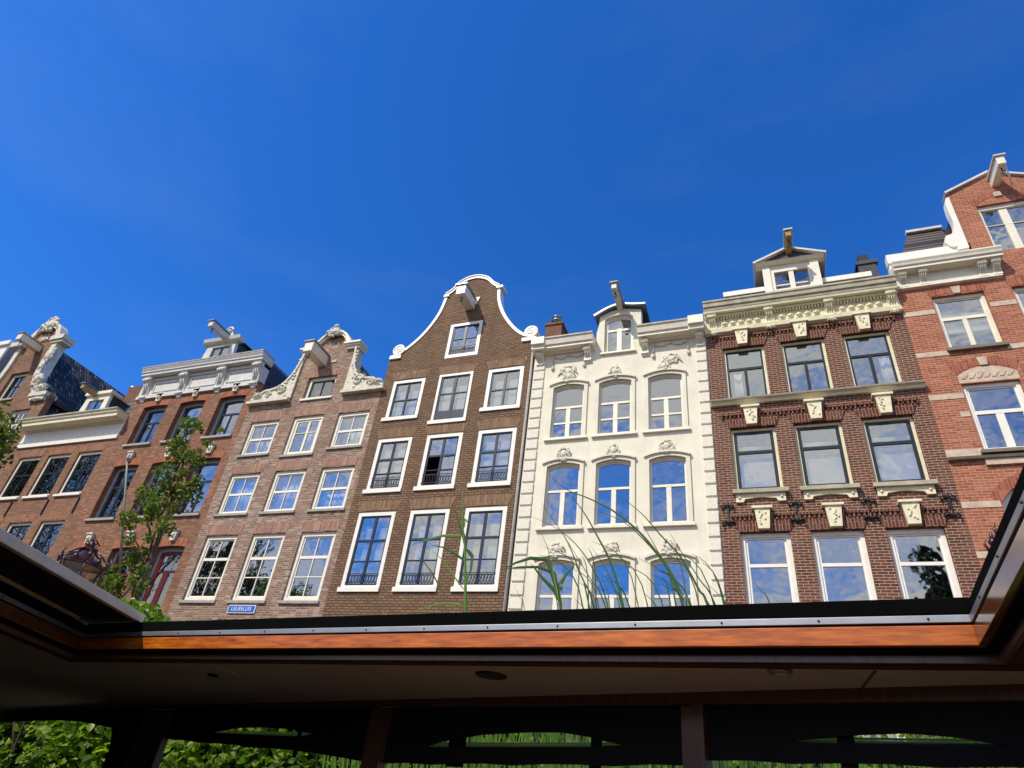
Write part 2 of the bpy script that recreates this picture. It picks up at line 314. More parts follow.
# ------------------------------------------------------------------ windows
def window(root, x0, x1, z0, z1, fw=.07, fb=None, ft=None, fm='white', sm='navy', rec=.06, arch=0, sash=.05,
           vb=(), hb=(), bar=.03, hbar=None, sill=None, glass='glass', curtain=None, rail=None, panels=0, open_leaf=False, blind=None, mull=None, name='window', thick=.12, back=True):
    fb = fw if fb is None else fb; ft = fw if ft is None else ft; Y = F+rec
    f = MB(); outer = arc_top(x0-.004, x1+.004, z0-.004, z1+.004, arch)
    ix0, ix1, iz0, iz1 = x0+fw, x1-fw, z0+fb, z1-ft
    inner = arc_top(ix0, ix1, iz0, iz1, arch*.8)
    f.prism(outer, Y, Y+thick, [inner]); w = f.build(name, M[fm], root, .006)
    s = MB(); so = arc_top(ix0-.003, ix1+.003, iz0-.003, iz1+.003, arch*.8); si = arc_top(ix0+sash, ix1-sash, iz0+sash, iz1-sash*.8, arch*.7)
    ys = Y+.035; s.prism(so, ys, ys+.05, [si])
    gx0, gx1, gz0, gz1 = ix0+sash, ix1-sash, iz0+sash, iz1-sash
    gt = gz1+arch*.72
    H = hbar or bar*1.6
    for v in vb:
        v, top = (v if isinstance(v, tuple) else (v, 1)); xx = gx0+(gx1-gx0)*v; ww = mull or bar
        s.box(xx-ww/2, xx+ww/2, ys-.004, ys+.046, gz0-.002, gz0+(gt-gz0)*top-.002)
    for h in hb:
        h, wd = (h if isinstance(h, tuple) else (h, H)); zz = gz0+(gz1-gz0)*h
        s.box(gx0-.002, gx1+.002, ys-.008, ys+.042, zz-wd/2, zz+wd/2)
    if panels:
        s.box(gx0-.002, gx1+.002, ys+.002, ys+.036, gz0-.002, gz0+panels)
    s.build('sash', M[sm], w)
    g = MB()
    pg = arc_top(ix0+sash*.5, ix1-sash*.5, iz0+sash*.5, iz1-sash*.4, arch*.75)
    if open_leaf:     # the lower left leaf is swung inwards
        xm = gx0+(gx1-gx0)*.5; zm = gz0+(gz1-gz0)*hb[0][0]
        g.box(gx0-.01, gx1+.01, ys+.02, ys+.027, zm, gz1+.01); g.box(xm, gx1+.01, ys+.021, ys+.028, gz0-.01, zm)
        g.build('pane', M[glass], w)
        l = MB(); l.box(xm-.03, xm, ys+.08, ys+.5, gz0, zm-.02); l.build('open_casement', M['cream'], w)
    else:
        g.prism(pg, ys+.02, ys+.027); g.build('pane', M[glass], w)
    if sill:
        ex, h, pr, mt = sill
        MB().box(x0-ex, x1+ex, F-pr, Y+.05, z0-h, z0-.002 if h else z0).build('sill', M[mt], w, .008)
    if curtain:
        c = MB(); yc = Y+.24
        for (a, b_, lo, hi) in curtain:
            xa, xb = ix0+(ix1-ix0)*a, ix0+(ix1-ix0)*b_; za, zb = iz0+(iz1-iz0)*lo, iz0+(iz1-iz0)*hi; n = max(6, int((xb-xa)/.03))
            vs = []; ph = rnd.random()*6
            for i in range(n+1):
                x = xa+(xb-xa)*i/n; y = yc+.022*math.sin(i*1.15+ph)+.01*math.sin(i*.37)
                vs += [(x, y, za), (x, y, zb), (x, y+.006, za), (x, y+.006, zb)]
            fs = []
            for i in range(n):
                k = i*4; fs += [(k, k+4, k+5, k+1), (k+2, k+3, k+7, k+6), (k+1, k+5, k+7, k+3), (k, k+2, k+6, k+4)]
            c.add(vs, fs, True)
        c.build('curtain', M['curtain'], w)
    if blind:
        bl = MB()
        for (a, b_, lo, hi) in blind:
            bl.box(ix0+(ix1-ix0)*a, ix0+(ix1-ix0)*b_, Y+.17, Y+.18, iz0+(iz1-iz0)*lo, iz0+(iz1-iz0)*hi)
        bl.build('blind', M['blind'], w)
    if rail:
        r = MB(); yr = Y-.02; h = rail
        for zz in (gz0+.02, gz0+h): r.box(gx0-.06, gx1+.06, yr-.008, yr+.008, zz-.008, zz+.008)
        n = 5
        for i in range(n):
            xa = gx0+(gx1-gx0)*i/n; xb = gx0+(gx1-gx0)*(i+1)/n
            r.tube([(xa+(xb-xa)*t/8, yr, gz0+.02+h*(.5-.45*math.cos(t/8*2*math.pi))) for t in range(9)], .007, 5)
            r.tube([(xa+(xb-xa)*t/8, yr+.004, gz0+.02+h*(.5+.45*math.cos(t/8*2*math.pi))) for t in range(9)], .007, 5)
        r.build('railing', M['black'], w)
    return outer_of(x0, x1, z0, z1, arch)
def outer_of(x0, x1, z0, z1, arch): return arc_top(x0, x1, z0, z1, arch)

def lintel(mb, x0, x1, z, h, spread=.12, rise=0, y=.008):
    """soldier-course flat arch, splayed, set 8 mm proud"""
    n = 8; mb.mark()
    lo = [(x0+(x1-x0)*i/n, z+rise*(1-(2*i/n-1)**2)) for i in range(n+1)]
    up = [(x0-spread+(x1-x0+2*spread)*i/n, z+h+rise*(1-(2*i/n-1)**2)) for i in range(n+1)]
    mb.prism(lo+up[::-1], F-y, F+.02)

def shell(root, x0, x1, zt, mat, depth=11., roofpts=None, roofm='tiles', lining=()):
    """side walls, back wall and roof so that each house is a closed body"""
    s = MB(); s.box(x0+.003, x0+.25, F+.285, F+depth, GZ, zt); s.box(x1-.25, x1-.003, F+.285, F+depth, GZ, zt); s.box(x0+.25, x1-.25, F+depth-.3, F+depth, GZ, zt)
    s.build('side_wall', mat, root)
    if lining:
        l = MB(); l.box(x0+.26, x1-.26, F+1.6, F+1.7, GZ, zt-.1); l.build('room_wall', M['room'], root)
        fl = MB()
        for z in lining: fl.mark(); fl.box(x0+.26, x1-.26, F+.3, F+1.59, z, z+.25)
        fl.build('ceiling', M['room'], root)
    r = MB()
    if roofpts: r.prism(roofpts, F+.286, F+depth)
    else: r.box(x0+.05, x1-.05, F+.286, F+depth, zt+.002, zt+.12)
    r.build('roof', M[roofm], root)

def beam(root, xc, zc, w, h, L, mat='white', y0=F, cap=None, hook=True, rise=0.0, sag=0):
    b_ = MB(); yf = y0-L
    b_.add([(xc-w/2, y0+.3, zc-h/2), (xc+w/2, y0+.3, zc-h/2), (xc+w/2, y0+.3, zc+h/2), (xc-w/2, y0+.3, zc+h/2),
            (xc-w/2, yf, zc-h/2+rise), (xc+w/2, yf, zc-h/2+rise), (xc+w/2, yf, zc+h/2+rise), (xc-w/2, yf, zc+h/2+rise)],
           [(0,1,2,3), (4,7,6,5), (0,4,5,1), (1,5,6,2), (2,6,7,3), (3,7,4,0)])
    o = b_.build('hoisting_beam', M[mat], root, .012)
    c = MB(); c.add([(xc-w/2-.05, y0+.3, zc+h/2+.004), (xc+w/2+.05, y0+.3, zc+h/2+.004), (xc+w/2+.05, y0+.3, zc+h/2+.05), (xc-w/2-.05, y0+.3, zc+h/2+.05),
           (xc-w/2-.05, yf-.05, zc+h/2+.004+rise), (xc+w/2+.05, yf-.05, zc+h/2+.004+rise), (xc+w/2+.05, yf-.05, zc+h/2+.05+rise), (xc-w/2-.05, yf-.05, zc+h/2+.05+rise)],
           [(0,1,2,3), (4,7,6,5), (0,4,5,1), (1,5,6,2), (2,6,7,3), (3,7,4,0)])
    c.build('beam_cap', M[cap or 'zinc'], o)
    if hook:
        k = MB(); k.tube([(xc, yf+.18, zc-h/2+rise+.02), (xc, yf+.18, zc-h/2-.12+rise)], .02, 6)
        k.tube([(xc+.05*math.cos(a), yf+.18, zc-h/2-.17+rise+.05*math.sin(a)) for a in [R(90-30*i) for i in range(10)]], .016, 6)
        k.build('hook', M['black'], o)
    return o

def ornament(mb, cx, cz, w, h, seed, y=F, d=.09, n=16, leafy=True):
    """carved cluster: shell, leaves and petals in relief"""
    r = random.Random(seed)
    mb.blob((cx, y, cz), w*.22, d*1.1, h*.26, 8, 5)
    for i in range(n):
        a = 2*math.pi*i/n+r.uniform(-.15, .15); k = .55+.45*r.random()
        px, pz = cx+math.cos(a)*w*.36*k, cz+math.sin(a)*h*.36*k
        mb.blob((px, y-.01, pz), w*r.uniform(.06, .13), d*r.uniform(.5, 1), h*r.uniform(.07, .14), 5, 3)
    for sgn in (-1, 1):
        mb.tube([(cx+sgn*w*(.15+.35*t), y-.02, cz+h*(.1-.45*t*t)) for t in (0, .3, .6, 1)], [w*.07, w*.06, w*.045, w*.02], 5)

def crown_profile(p, z0, z1, F0=F):
    """classical cornice seen from the side: bed mould, soffit, fascia, cyma; p = projection"""
    h = z1-z0
    return [(F0+.05, z0), (F0-.05, z0), (F0-.09, z0+h*.12), (F0-p*.78, z0+h*.16), (F0-p*.78, z0+h*.42), (F0-p*.82, z0+h*.46), (F0-p*.86, z0+h*.62), (F0-p, z0+h*.86), (F0-p, z1), (F0+.05, z1)]
def bracket(mb, xc, w, z0, z1, p, y=F):
    h = z1-z0
    mb.profile(xc-w/2, xc+w/2, [(y+.02, z0), (y-p*.25, z0), (y-p*.38, z0+h*.07), (y-p*.34, z0+h*.14), (y-p*.3, z0+h*.3), (y-p*.42, z0+h*.5), (y-p*.7, z0+h*.66), (y-p*.92, z0+h*.76), (y-p, z0+h*.86), (y-p*.9, z0+h*.93), (y-p, z0+h*.95), (y-p, z1), (y+.02, z1)])
    mb.tube([(xc-w*.56, y-p*.8, z0+h*.82), (xc+w*.56, y-p*.8, z0+h*.82)], h*.09, 10)
    mb.tube([(xc-w*.54, y-p*.26, z0+h*.1), (xc+w*.54, y-p*.26, z0+h*.1)], h*.06, 10)
    mb.profile(xc-w*.3, xc+w*.3, [(y, z0-h*.1), (y-p*.16, z0-h*.06), (y-p*.2, z0-.002), (y, z0-.002)])
    for k in (-.25, 0, .25): mb.tube([(xc+w*k, y-p*.32, z0+h*.2), (xc+w*k, y-p*.46, z0+h*.5), (xc+w*k, y-p*.78, z0+h*.66)], w*.06, 5)

def strip_along(mb, pts, w, y0, y1, close=False):
    """a band of width w that follows an outline in the x-z plane (coping)"""
    L = []; Rr = []; n = len(pts)
    for i, p in enumerate(pts):
        a = Vector(pts[max(i-1, 0)]); c = Vector(pts[min(i+1, n-1)]); d = (c-a); d.normalize(); nn = Vector((-d[1], d[0]))
        L.append((p[0]+nn[0]*w*.5, p[1]+nn[1]*w*.5)); Rr.append((p[0]-nn[0]*w*.5, p[1]-nn[1]*w*.5))
    for i in range(n-1):
        q = [L[i], L[i+1], Rr[i+1], Rr[i]]
        vs = [(a[0], y0, a[1]) for a in q]+[(a[0], y1, a[1]) for a in q]
        mb.add(vs, [(0,1,2,3), (7,6,5,4), (0,4,5,1), (2,6,7,3)]+([(3,7,4,0)] if i == 0 else [])+([(1,5,6,2)] if i == n-2 else []))

def smooth(pts, n=5):
    """Catmull-Rom through 2-D points"""
    out = []
    P = [pts[0]]+list(pts)+[pts[-1]]
    for i in range(1, len(P)-2):
        a, b_, c, d = [Vector(P[i+k]) for k in (-1, 0, 1, 2)]
        for k in range(n):
            t = k/n; q = .5*((2*b_)+(-a+c)*t+(2*a-5*b_+4*c-d)*t*t+(-a+3*b_-3*c+d)*t**3); out.append(tuple(q))
    out.append(tuple(P[-2])); return out

HG = 'canal houses in the terrace'
# ================================================================== A  neck gable, far left
def house_A():
    h = thing('canal_house', 'brown brick canal house with a scrolled rococo gable crest, second from the left edge', 'house', (-33.2, F, GZ), HG)
    holes = []
    for xa in (-35.3, -33.95, -32.1):
        pass
    W = []
    W.append(window(h, -33.98, -32.72, 14.45, 16.05, fw=.14, fm='cream', sm='dkgreen', rec=.14, hb=(.55,), vb=(.5,), sill=(.08, .1, .07, 'sill'), glass='glassdim'))
    W.append(window(h, -32.1, -30.82, 11.0, 13.68, fw=.1, fm='greywhite', sm='white', rec=.1, hb=(.25, .5, .75), vb=(.33, .66), bar=.05, sash=.08, sill=(.08, .1, .07, 'sill'), glass='glassdim'))
    for xa in (-34.1, -36.1): W.append(window(h, xa, xa+1.28, 11.0, 13.68, fw=.1, fm='greywhite', sm='white', rec=.1, hb=(.25, .5, .75), vb=(.33, .66), bar=.05, sash=.08, sill=(.08, .1, .07, 'sill'), glass='glassdim'))
    for xa in (-36.1, -34.1, -32.1):
        for za in (7.2, 3.6): W.append(window(h, xa, xa+1.28, za, za+2.5, fw=.1, fm='white', sm='dkgreen', rec=.1, hb=(.6,), vb=(.5,), sill=(.08, .1, .07, 'sill'), glass='glassdim'))
    right = smooth([(-30.9, 14.4), (-31.35, 14.9), (-31.72, 15.6), (-31.85, 16.6), (-31.8, 17.75)])
    left = [(-66.4-x, z) for x, z in right]
    top = smooth([(-31.8, 17.75), (-32.1, 18.1), (-32.5, 18.75), (-33.2, 18.95), (-33.9, 18.75), (-34.3, 18.1), (-34.6, 17.75)])
    out = [(-36.35, GZ), (-30.05, GZ), (-30.05, 14.4)]+right+top[1:-1]+left[::-1]+[(-36.35, 14.4)]
    MB().prism(out, F, F+.28, W).build('facade_wall', M['brickA'], h)
    t = MB(); strip_along(t, right, .34, F-.16, F+.34); strip_along(t, left, .3, F-.1, F+.34); strip_along(t, top, .3, F-.12, F+.3)
    t.box(-32.2, -31.25, F-.3, F+.4, 17.7, 17.95); t.box(-32.1, -31.3, F-.22, F+.36, 17.55, 17.7)
    t.box(-35.1, -34.25, F-.3, F+.4, 17.7, 17.95)
    t.box(-31.25, -30.1, F-.2, F+.4, 14.25, 14.45); t.box(-31.15, -30.2, F-.14, F+.36, 14.05, 14.25)
    o = t.build('gable_coping', M['carved'], h)
    c = MB(); ornament(c, -33.2, 19.0, 1.5, 1.2, 3, F-.1, .16, 20); c.mark(); ornament(c, -33.2, 18.1, .9, .4, 4, F-.03, .06, 10); c.mark()
    ornament(c, -31.35, 15.25, .8, 1.1, 5, F-.12, .2, 18); ornament(c, -30.75, 14.75, .8, .6, 8, F-.12, .16, 14); ornament(c, -31.65, 16.8, .5, 1.3, 6, F-.1, .12, 14); ornament(c, -30.65, 14.1, .9, .3, 9, F-.1, .1, 10)
    for i in range(0, len(right)-3, 3): ornament(c.mark(), right[i][0]+.02, right[i][1]+.1, .42, .5, 70+i, F-.14, .08, 10)
    c.build('gable_carving', M['carved'], h)
    beam(h, -33.1, 17.45, .34, .36, 1.1, 'cream', cap='greycor')
    shell(h, -36.35, -30.05, 13.4, M['brickA'], 12, roofpts=[(-36.3, 13.38), (-30.1, 13.38), (-30.1, 13.5), (-33.1, 18.1), (-33.4, 18.1), (-36.3, 13.5)], lining=(10.4, 6.8, 14.2))
house_A()

# ================================================================== Z  sliver at the far left: a white dormered house
def house_Z():
    h = thing('canal_house', 'canal house at the left edge showing only its white dormer with grey cheek', 'house', (-39.3, F, GZ), HG)
    MB().prism([(-42.4, GZ), (-36.36, GZ), (-36.36, 14.6), (-42.4, 14.6)], F, F+.28).build('facade_wall', M['brickB'], h)
    MB().profile(-42.4, -36.37, crown_profile(.45, 14.2, 15.0)).build('cornice', M['cream'], h)
    shell(h, -42.4, -36.37, 14.6, M['brickB'], 12, roofpts=[(-42.3, 14.6), (-36.5, 14.6), (-36.8, 16.5), (-42.0, 16.5)])
    d = MB(); d.box(-38.9, -35.8, F+.02, F+2.2, 15.02, 18.1); dd = d.build('dormer', M['greyfr'], h)
    f = MB(); f.prism([(-39.0, 15.02), (-35.72, 15.02), (-35.72, 18.1), (-39.0, 18.1)], F-.08, F+.018, [[(-38.4, 15.6), (-36.3, 15.6), (-36.3, 17.6), (-38.4, 17.6)]]); f.box(-39.1, -35.6, F-.2, F+2.2, 18.1, 18.35)
    f.build('dormer_front', M['white'], dd)
    MB().box(-38.4, -36.3, F-.03, F, 15.6, 17.6).build('pane', M['glassdim'], dd)
house_Z()

# ================================================================== B  cornice house
def house_B():
    h = thing('canal_house', 'low tan brick canal house with plain cream cornice and small dormer', 'house', (-27, F, GZ), HG)
    W = []
    for xa in (-29.45, -27.7, -25.92): W.append(window(h, xa, xa+1.36, 9.05, 10.95, fw=.11, fm='cream', sm='dkgreen', rec=.07, hb=(.58,), vb=(.5,), bar=.035, sash=.045, sill=(.05, .1, .08, 'white'), glass='glassdim'))
    for xa in (-29.5, -27.72, -25.92):
        W.append(window(h, xa, xa+1.3, 5.3, 7.93, fw=.1, fm='cream', sm='navy', rec=.07, hb=(.55,), vb=(.5,), bar=.05, sill=(.05, .1, .08, 'white'), glass='glassdim'))
        W.append(window(h, xa, xa+1.3, 1.6, 4.3, fw=.1, fm='cream', sm='navy', rec=.07, hb=(.55,), vb=(.5,), bar=.05, sill=(.05, .1, .08, 'white'), glass='glassdim'))
    MB().prism([(-30.045, GZ), (-24.1, GZ), (-24.1, 11.6), (-30.045, 11.6)], F, F+.28, W).build('facade_wall', M['brickB'], h)
    fr = MB(); fr.box(-30.04, -24.1, F-.07, F+.28, 11.45, 11.62); fr.box(-30.04, -24.1, F-.03, F+.28, 11.62, 12.25)
    fr.box(-30.04, -24.1, F-.06, F+.28, 11.7, 11.76)
    fr.build('frieze', M['white'], h)
    MB().profile(-30.04, -24.12, [(F+.28, 12.2), (F-.1, 12.2), (F-.14, 12.27), (F-.5, 12.27), (F-.5, 12.38), (F-.55, 12.45), (F-.58, 12.56), (F+.28, 12.56)]).build('cornice', M['ycream'], h)
    MB().box(-30.04, -24.12, F-.61, F+.25, 12.562, 12.63).build('gutter', M['greycor'], h)
    shell(h, -30.045, -24.1, 12.3, M['brickB'], 11, lining=(4.6, 8.2))
    r = MB(); r.add([(-30.0, F+.3, 12.75), (-24.15, F+.3, 12.75), (-24.15, F+2.0, 15.1), (-28.9, F+2.0, 15.1), (-30.0, F+2.0, 12.75), (-24.15, F+2.0, 12.75)], [(0,1,2,3), (0,3,4), (1,5,2), (3,2,5,4), (0,4,5,1)])
    r.build('mansard_roof', M['tiles'], h)
    d = MB(); d.box(-27.35, -26.1, F+.22, F+2.5, 12.8, 14.0); dd = d.build('dormer', M['slate'], h)
    f = MB(); f.prism([(-27.6, 12.76), (-25.95, 12.76), (-26.05, 13.95), (-27.45, 13.95)], F+.08, F+.215, [[(-27.2, 12.9), (-26.3, 12.9), (-26.3, 13.7), (-27.2, 13.7)]]); f.box(-27.55, -25.95, F-.02, F+.6, 13.95, 14.1)
    f.build('dormer_front', M['cream'], dd); MB().box(-27.2, -26.3, F+.14, F+.15, 12.9, 13.7).build('pane', M['glassE'], dd)
    mm = MB(); mm.box(-26.78, -26.72, F+.12, F+.135, 12.9, 13.7); mm.build('sash', M['navy'], dd)
    beam(h, -27.0, 14.0, .2, .22, .75, 'beamwood', y0=F+.1, hook=False)
    c = MB(); c.box(-27.6, -26.6, F+1.7, F+2.5, 12.9, 15.6); c.build('chimney', M['chimbrick'], h)
    c = MB(); c.lathe((-27.9, F+2.1, 15.1), [(.14, 0), (.14, .6), (.2, .62), (.2, .75), (.03, .85)], 10); c.build('chimney_pot', M['zinc'], h)
    a = MB(); a.tube([(-26.4, F+2.0, 15.0), (-26.4, F+2.0, 16.6)], .02, 5)
    for k in range(4): a.tube([(-26.75+.02*k, F+2.0, 16.05+.15*k), (-26.05-.02*k, F+2.0, 16.05+.15*k)], .012, 4)
    a.build('aerial', M['black'], h)
    a = MB()
    for x in (-28.25, -26.15, -24.45): a.mark(); a.box(x-.02, x+.02, F-.05, F, 8.2, 8.85)
    a.build('wall_anchor', M['black'], h)
    li = MB()
    for xa in (-29.45, -27.7, -25.92): lintel(li, xa, xa+1.36, 10.955, .3, .1, .03)
    for xa in (-29.5, -27.72, -25.92): lintel(li, xa, xa+1.3, 7.935, .3, .1, .03)
    li.build('brick_arch', M['archB'], h)
house_B()

# ================================================================== C  bracketed cornice
def keystone_small(mb, x, z): 
    mb.mark()
    mb.prism([(x-.09, z-.17), (x+.09, z-.17), (x+.14, z+.17), (x-.14, z+.17)], F-.1, F+.01); mb.blob((x, F-.11, z+.02), .07, .06, .1, 6, 4); mb.box(x-.16, x+.16, F-.14, F, z+.17, z+.22)
def house_C():
    h = thing('canal_house', 'orange brick canal house with white bracketed cornice and white dormer behind the young tree', 'house', (-20.9, F, GZ), HG)
    W = []; ks = MB(); li = MB()
    for xa in (-23.42, -21.45, -19.42):
        for (za, zb, dr) in ((11.08, 12.86, 0), (7.92, 10.1, 0), (4.4, 6.72, 1)):
            if dr and xa > -20:
                W.append(window(h, xa, xa+1.3, za, zb, fw=.12, fm='greyfr', sm='red', rec=.2, hb=((.72, .07),), vb=((.5, .72),), mull=.22, sash=.14, arch=.05, sill=(.05, .1, .08, 'sill'), glass='glassdim'))
            else:
                W.append(window(h, xa, xa+1.3, za, zb, fw=.12, fm='greyfr', sm='red' if dr else 'navy', rec=.2, hb=((.66, .07),), vb=((.5, .66),), mull=.07, sash=.07, arch=.05, sill=(.08, .1, .08, 'sill'), glass='glass' if (xa > -22 and not dr) else 'glassdim', curtain=((.0, .25, 0, 1),) if not dr else None))
            keystone_small(ks, xa+.65, zb+.38); lintel(li, xa, xa+1.3, zb+.0, .28, .1, .05)
        W.append(window(h, xa, xa+1.3, 1.2, 3.4, fw=.12, fm='greyfr', sm='navy', rec=.2, hb=((.66, .07),), vb=((.5, .66),), mull=.07, sash=.07, sill=(.08, .1, .08, 'sill'), glass='glassdim'))
    MB().prism([(-24.095, GZ), (-17.75, GZ), (-17.75, 13.5), (-24.095, 13.5)], F, F+.28, W).build('facade_wall', M['brickC'], h)
    ks.build('keystone', M['carved'], h); li.build('brick_arch', M['archC'], h)
    fr = MB(); fr.box(-24.09, -17.76, F-.05, F+.28, 13.3, 14.32); fr.box(-24.09, -17.76, F-.1, F+.28, 13.28, 13.42); fr.box(-24.09, -17.76, F-.1, F+.28, 14.16, 14.3)
    for i in range(3):
        a = -23.35+i*1.96; 
        for (p, q, r_, s_) in ((a, a+1.4, 13.56, 13.6), (a, a+1.4, 13.98, 14.02), (a, a+.04, 13.6, 14.0), (a+1.36, a+1.4, 13.6, 14.0)): fr.box(p, q, F-.08, F, r_, s_)
    fr.build('frieze', M['greywhite'], h)
    for x in (-23.72, -21.72, -19.72, -17.95):
        b_ = MB(); bracket(b_, x, .34, 13.24, 14.328, .3); b_.build('bracket', M['greywhite'], h)
    MB().profile(-24.09, -17.7, [(F+.28, 14.33), (F-.34, 14.33), (F-.34, 14.43), (F-.38, 14.46), (F-.39, 14.52), (F-.44, 14.62), (F-.44, 14.66), (F+.28, 14.66)]).build('cornice', M['greywhite'], h)
    MB().box(-24.09, -17.68, F-.46, F+.25, 14.662, 14.71).build('gutter', M['greycor'], h)
    shell(h, -24.095, -17.755, 13.6, M['slate'], 11, lining=(3.6, 7.1, 10.3))
    r = MB(); r.prism([(-24.0, 13.7), (-17.85, 13.7), (-17.85, 14.6), (-18.2, 15.0), (-23.6, 15.0), (-24.0, 14.6)], F+.3, F+4); r.build('attic_roof', M['slate'], h)
    d = MB(); d.box(-21.35, -19.95, F+.22, F+2.4, 14.8, 15.95); d.prism([(-21.5, 15.95), (-19.75, 15.95), (-20.6, 16.4)], F+.3, F+2.6); dd = d.build('dormer', M['slate'], h)
    f = MB(); f.prism([(-21.6, 14.8), (-19.85, 14.8), (-19.95, 15.85), (-21.45, 15.85)], F+.05, F+.2, [[(-21.15, 15.0), (-20.2, 15.0), (-20.2, 15.7), (-21.15, 15.7)]])
    f.profile(-21.65, -19.7, [(F+.2, 15.85), (F-.03, 15.85), (F-.1, 15.93), (F-.14, 16.08), (F+.2, 16.08)])
    f.prism(smooth([(-21.5, 16.08), (-21.0, 16.14), (-20.85, 16.38), (-20.6, 16.56), (-20.3, 16.38), (-20.15, 16.14), (-19.75, 16.08)])+[(-19.75, 16.07), (-21.5, 16.07)], F-.04, F+.15)
    scroll(-20.5, 16.42, .22, 1.2, .06, F-.06, 0, f)
    f.build('dormer_front', M['greywhite'], dd); MB().box(-21.15, -20.2, F+.12, F+.13, 15.0, 15.7).build('pane', M['glass'], dd)
    mm = MB(); mm.box(-20.71, -20.65, F+.09, F+.115, 15.0, 15.7); mm.build('sash', M['navy'], dd)
    beam(h, -20.55, 16.1, .24, .26, 1.0, 'greywhite', y0=F)
house_C()

# ================================================================== D  neck gable
def house_D():
    h = thing('canal_house', 'mottled pink brick canal house with cream carved neck gable above the blue street sign', 'house', (-14.86, F, GZ), HG)
    W = []; li = MB()
    cur = {0: [((.1, .45, 0, .5), (.6, .95, 0, .5)), ((.45, .95, 0, 1),), ((.3, .8, 0, .55),)], 1: [((.05, .95, 0, 1),), ((.1, .9, 0, 1),), ((.0, .9, .0, .45),)]}
    for j, xa in enumerate((-17.33, -15.42, -13.51)):
        if j == 1:
            W.append(window(h, xa, xa+1.3, 9.97, 11.56, fw=.11, fb=.08, ft=.13, fm='cream', sm='cream', rec=.06, vb=((.56, 1),), mull=.09, hb=((.62, .025),), sash=.09, sill=(.06, .09, .06, 'sill'), glass='glassE', curtain=cur[0][1]))
        else:
            W.append(window(h, xa, xa+1.29, 10.12, 11.52, fw=.11, fb=.08, ft=.13, fm='cream', sm='white', rec=.06, vb=(.5,), hb=((.5, .08),), sill=(.06, .09, .06, 'sill'), glass='glassE', curtain=cur[0][j]))
        W.append(window(h, xa, xa+1.3, 7.84, 9.36, fw=.11, fb=.08, ft=.13, fm='cream', sm='white', rec=.06, vb=(.5,), hb=((.52, .08),), sill=(.06, .09, .06, 'sill'), glass='glassE', curtain=cur[1][j]))
        W.append(window(h, xa-.03, xa+1.28, 4.93, 7.08, fw=.11, fb=.12, ft=.13, fm='cream', sm='white', rec=.06, vb=(.5,), hb=((.32, .03), (.66, .09)), sill=(.06, .09, .06, 'sill'), glass='glass'))
        W.append(window(h, xa-.03, xa+1.28, 1.2, 3.7, fw=.11, fm='cream', sm='white', rec=.06, vb=(.5,), hb=((.32, .03), (.66, .09)), sill=(.06, .09, .06, 'sill')))
        for z in (11.53, 9.365, 7.085): lintel(li, xa, xa+1.29, z+(.03 if j == 1 and z > 11 else 0), .32, .12, .03)
    W.append(window(h, -15.36, -14.08, 12.32, 13.3, fw=.13, fm='cream', sm='navy', rec=.1, vb=(.5,), sash=.05, sill=(.06, .09, .06, 'cream'), glass='glassdim', mull=.04, name='gable_hatch'))
    li.mark(); li.prism(arc_top(-15.5, -13.95, 13.302, 13.55, .1)[0:], F-.006, F+.02)
    nl = [(-15.87, 12.4), (-15.87, 14.75)]
    top = smooth([(-15.7, 14.65), (-15.45, 14.85), (-15.1, 15.2), (-14.72, 15.36), (-14.3, 15.2), (-14.05, 14.9), (-13.9, 14.62)])
    out = [(-17.75, GZ), (-11.97, GZ), (-11.97, 12.4), (-13.58, 12.4), (-13.58, 14.6)]+top[::-1]+[(-15.87, 14.6), (-15.87, 12.4), (-17.75, 12.4)]
    MB().prism(out, F, F+.28, W).build('facade_wall', M['brickD'], h); li.build('brick_arch', M['archD'], h)
    curve = smooth([(-17.7, 12.5), (-17.45, 12.62), (-17.2, 12.85), (-16.85, 12.9), (-16.5, 13.05), (-16.2, 13.4), (-16.02, 13.85), (-15.93, 14.25), (-15.9, 14.5)])
    for sg in (0, 1):
        cc = curve if not sg else [(-29.6-x if x < -16.5 else -29.45-x-.15*max(0, (-15.9-x)/.6), z) for x, z in curve]
        xi = -15.87 if not sg else -13.58; xo = cc[0][0]
        w = MB(); w.prism([(xi, 12.36), (xo, 12.36)]+cc+[(xi, 14.5)] if not sg else [(xo, 12.36), (xi, 12.36), (xi, 14.5)]+cc[::-1], F-.08, F+.3)
        strip_along(w, cc, .08, F-.12, F+.32)
        a, b_ = sorted((xi, xo+(-.08 if not sg else .08))); w.box(a, b_, F-.2, F+.34, 12.28, 12.4)
        s = -1 if not sg else 1
        mid = xi+s*.55
        scroll(mid, 12.85, .24, 1.5, .045, F-.1, 0, w, s); scroll(mid+s*.55, 12.66, .14, 1.3, .035, F-.1, 0, w, -s)
        for k in range(12): w.blob((xi+s*(.12+.08*rnd.random()+max(0, .9-k*.14)*rnd.random()), F-.09, 12.55+k*.15), .07, .04, .07, 5, 3)
        ornament(w, xo-s*.25, 12.68, .5, .35, 30+sg, F-.1, .1, 9)
        w.build('claw_piece', M['carved'], h)
    t = MB(); strip_along(t, top, .18, F-.1, F+.32); strip_along(t, [(p[0], p[1]+.05) for p in top], .07, F-.16, F+.3)
    for a, b_ in ((-16.02, -15.5), (-14.0, -13.42)):
        t.box(a, b_, F-.1, F+.34, 14.42, 14.52); t.box(a-.04, b_+.04, F-.16, F+.36, 14.52, 14.6); t.box(a-.07, b_+.07, F-.22, F+.38, 14.6, 14.68)
    t.build('gable_coping', M['cream'], h)
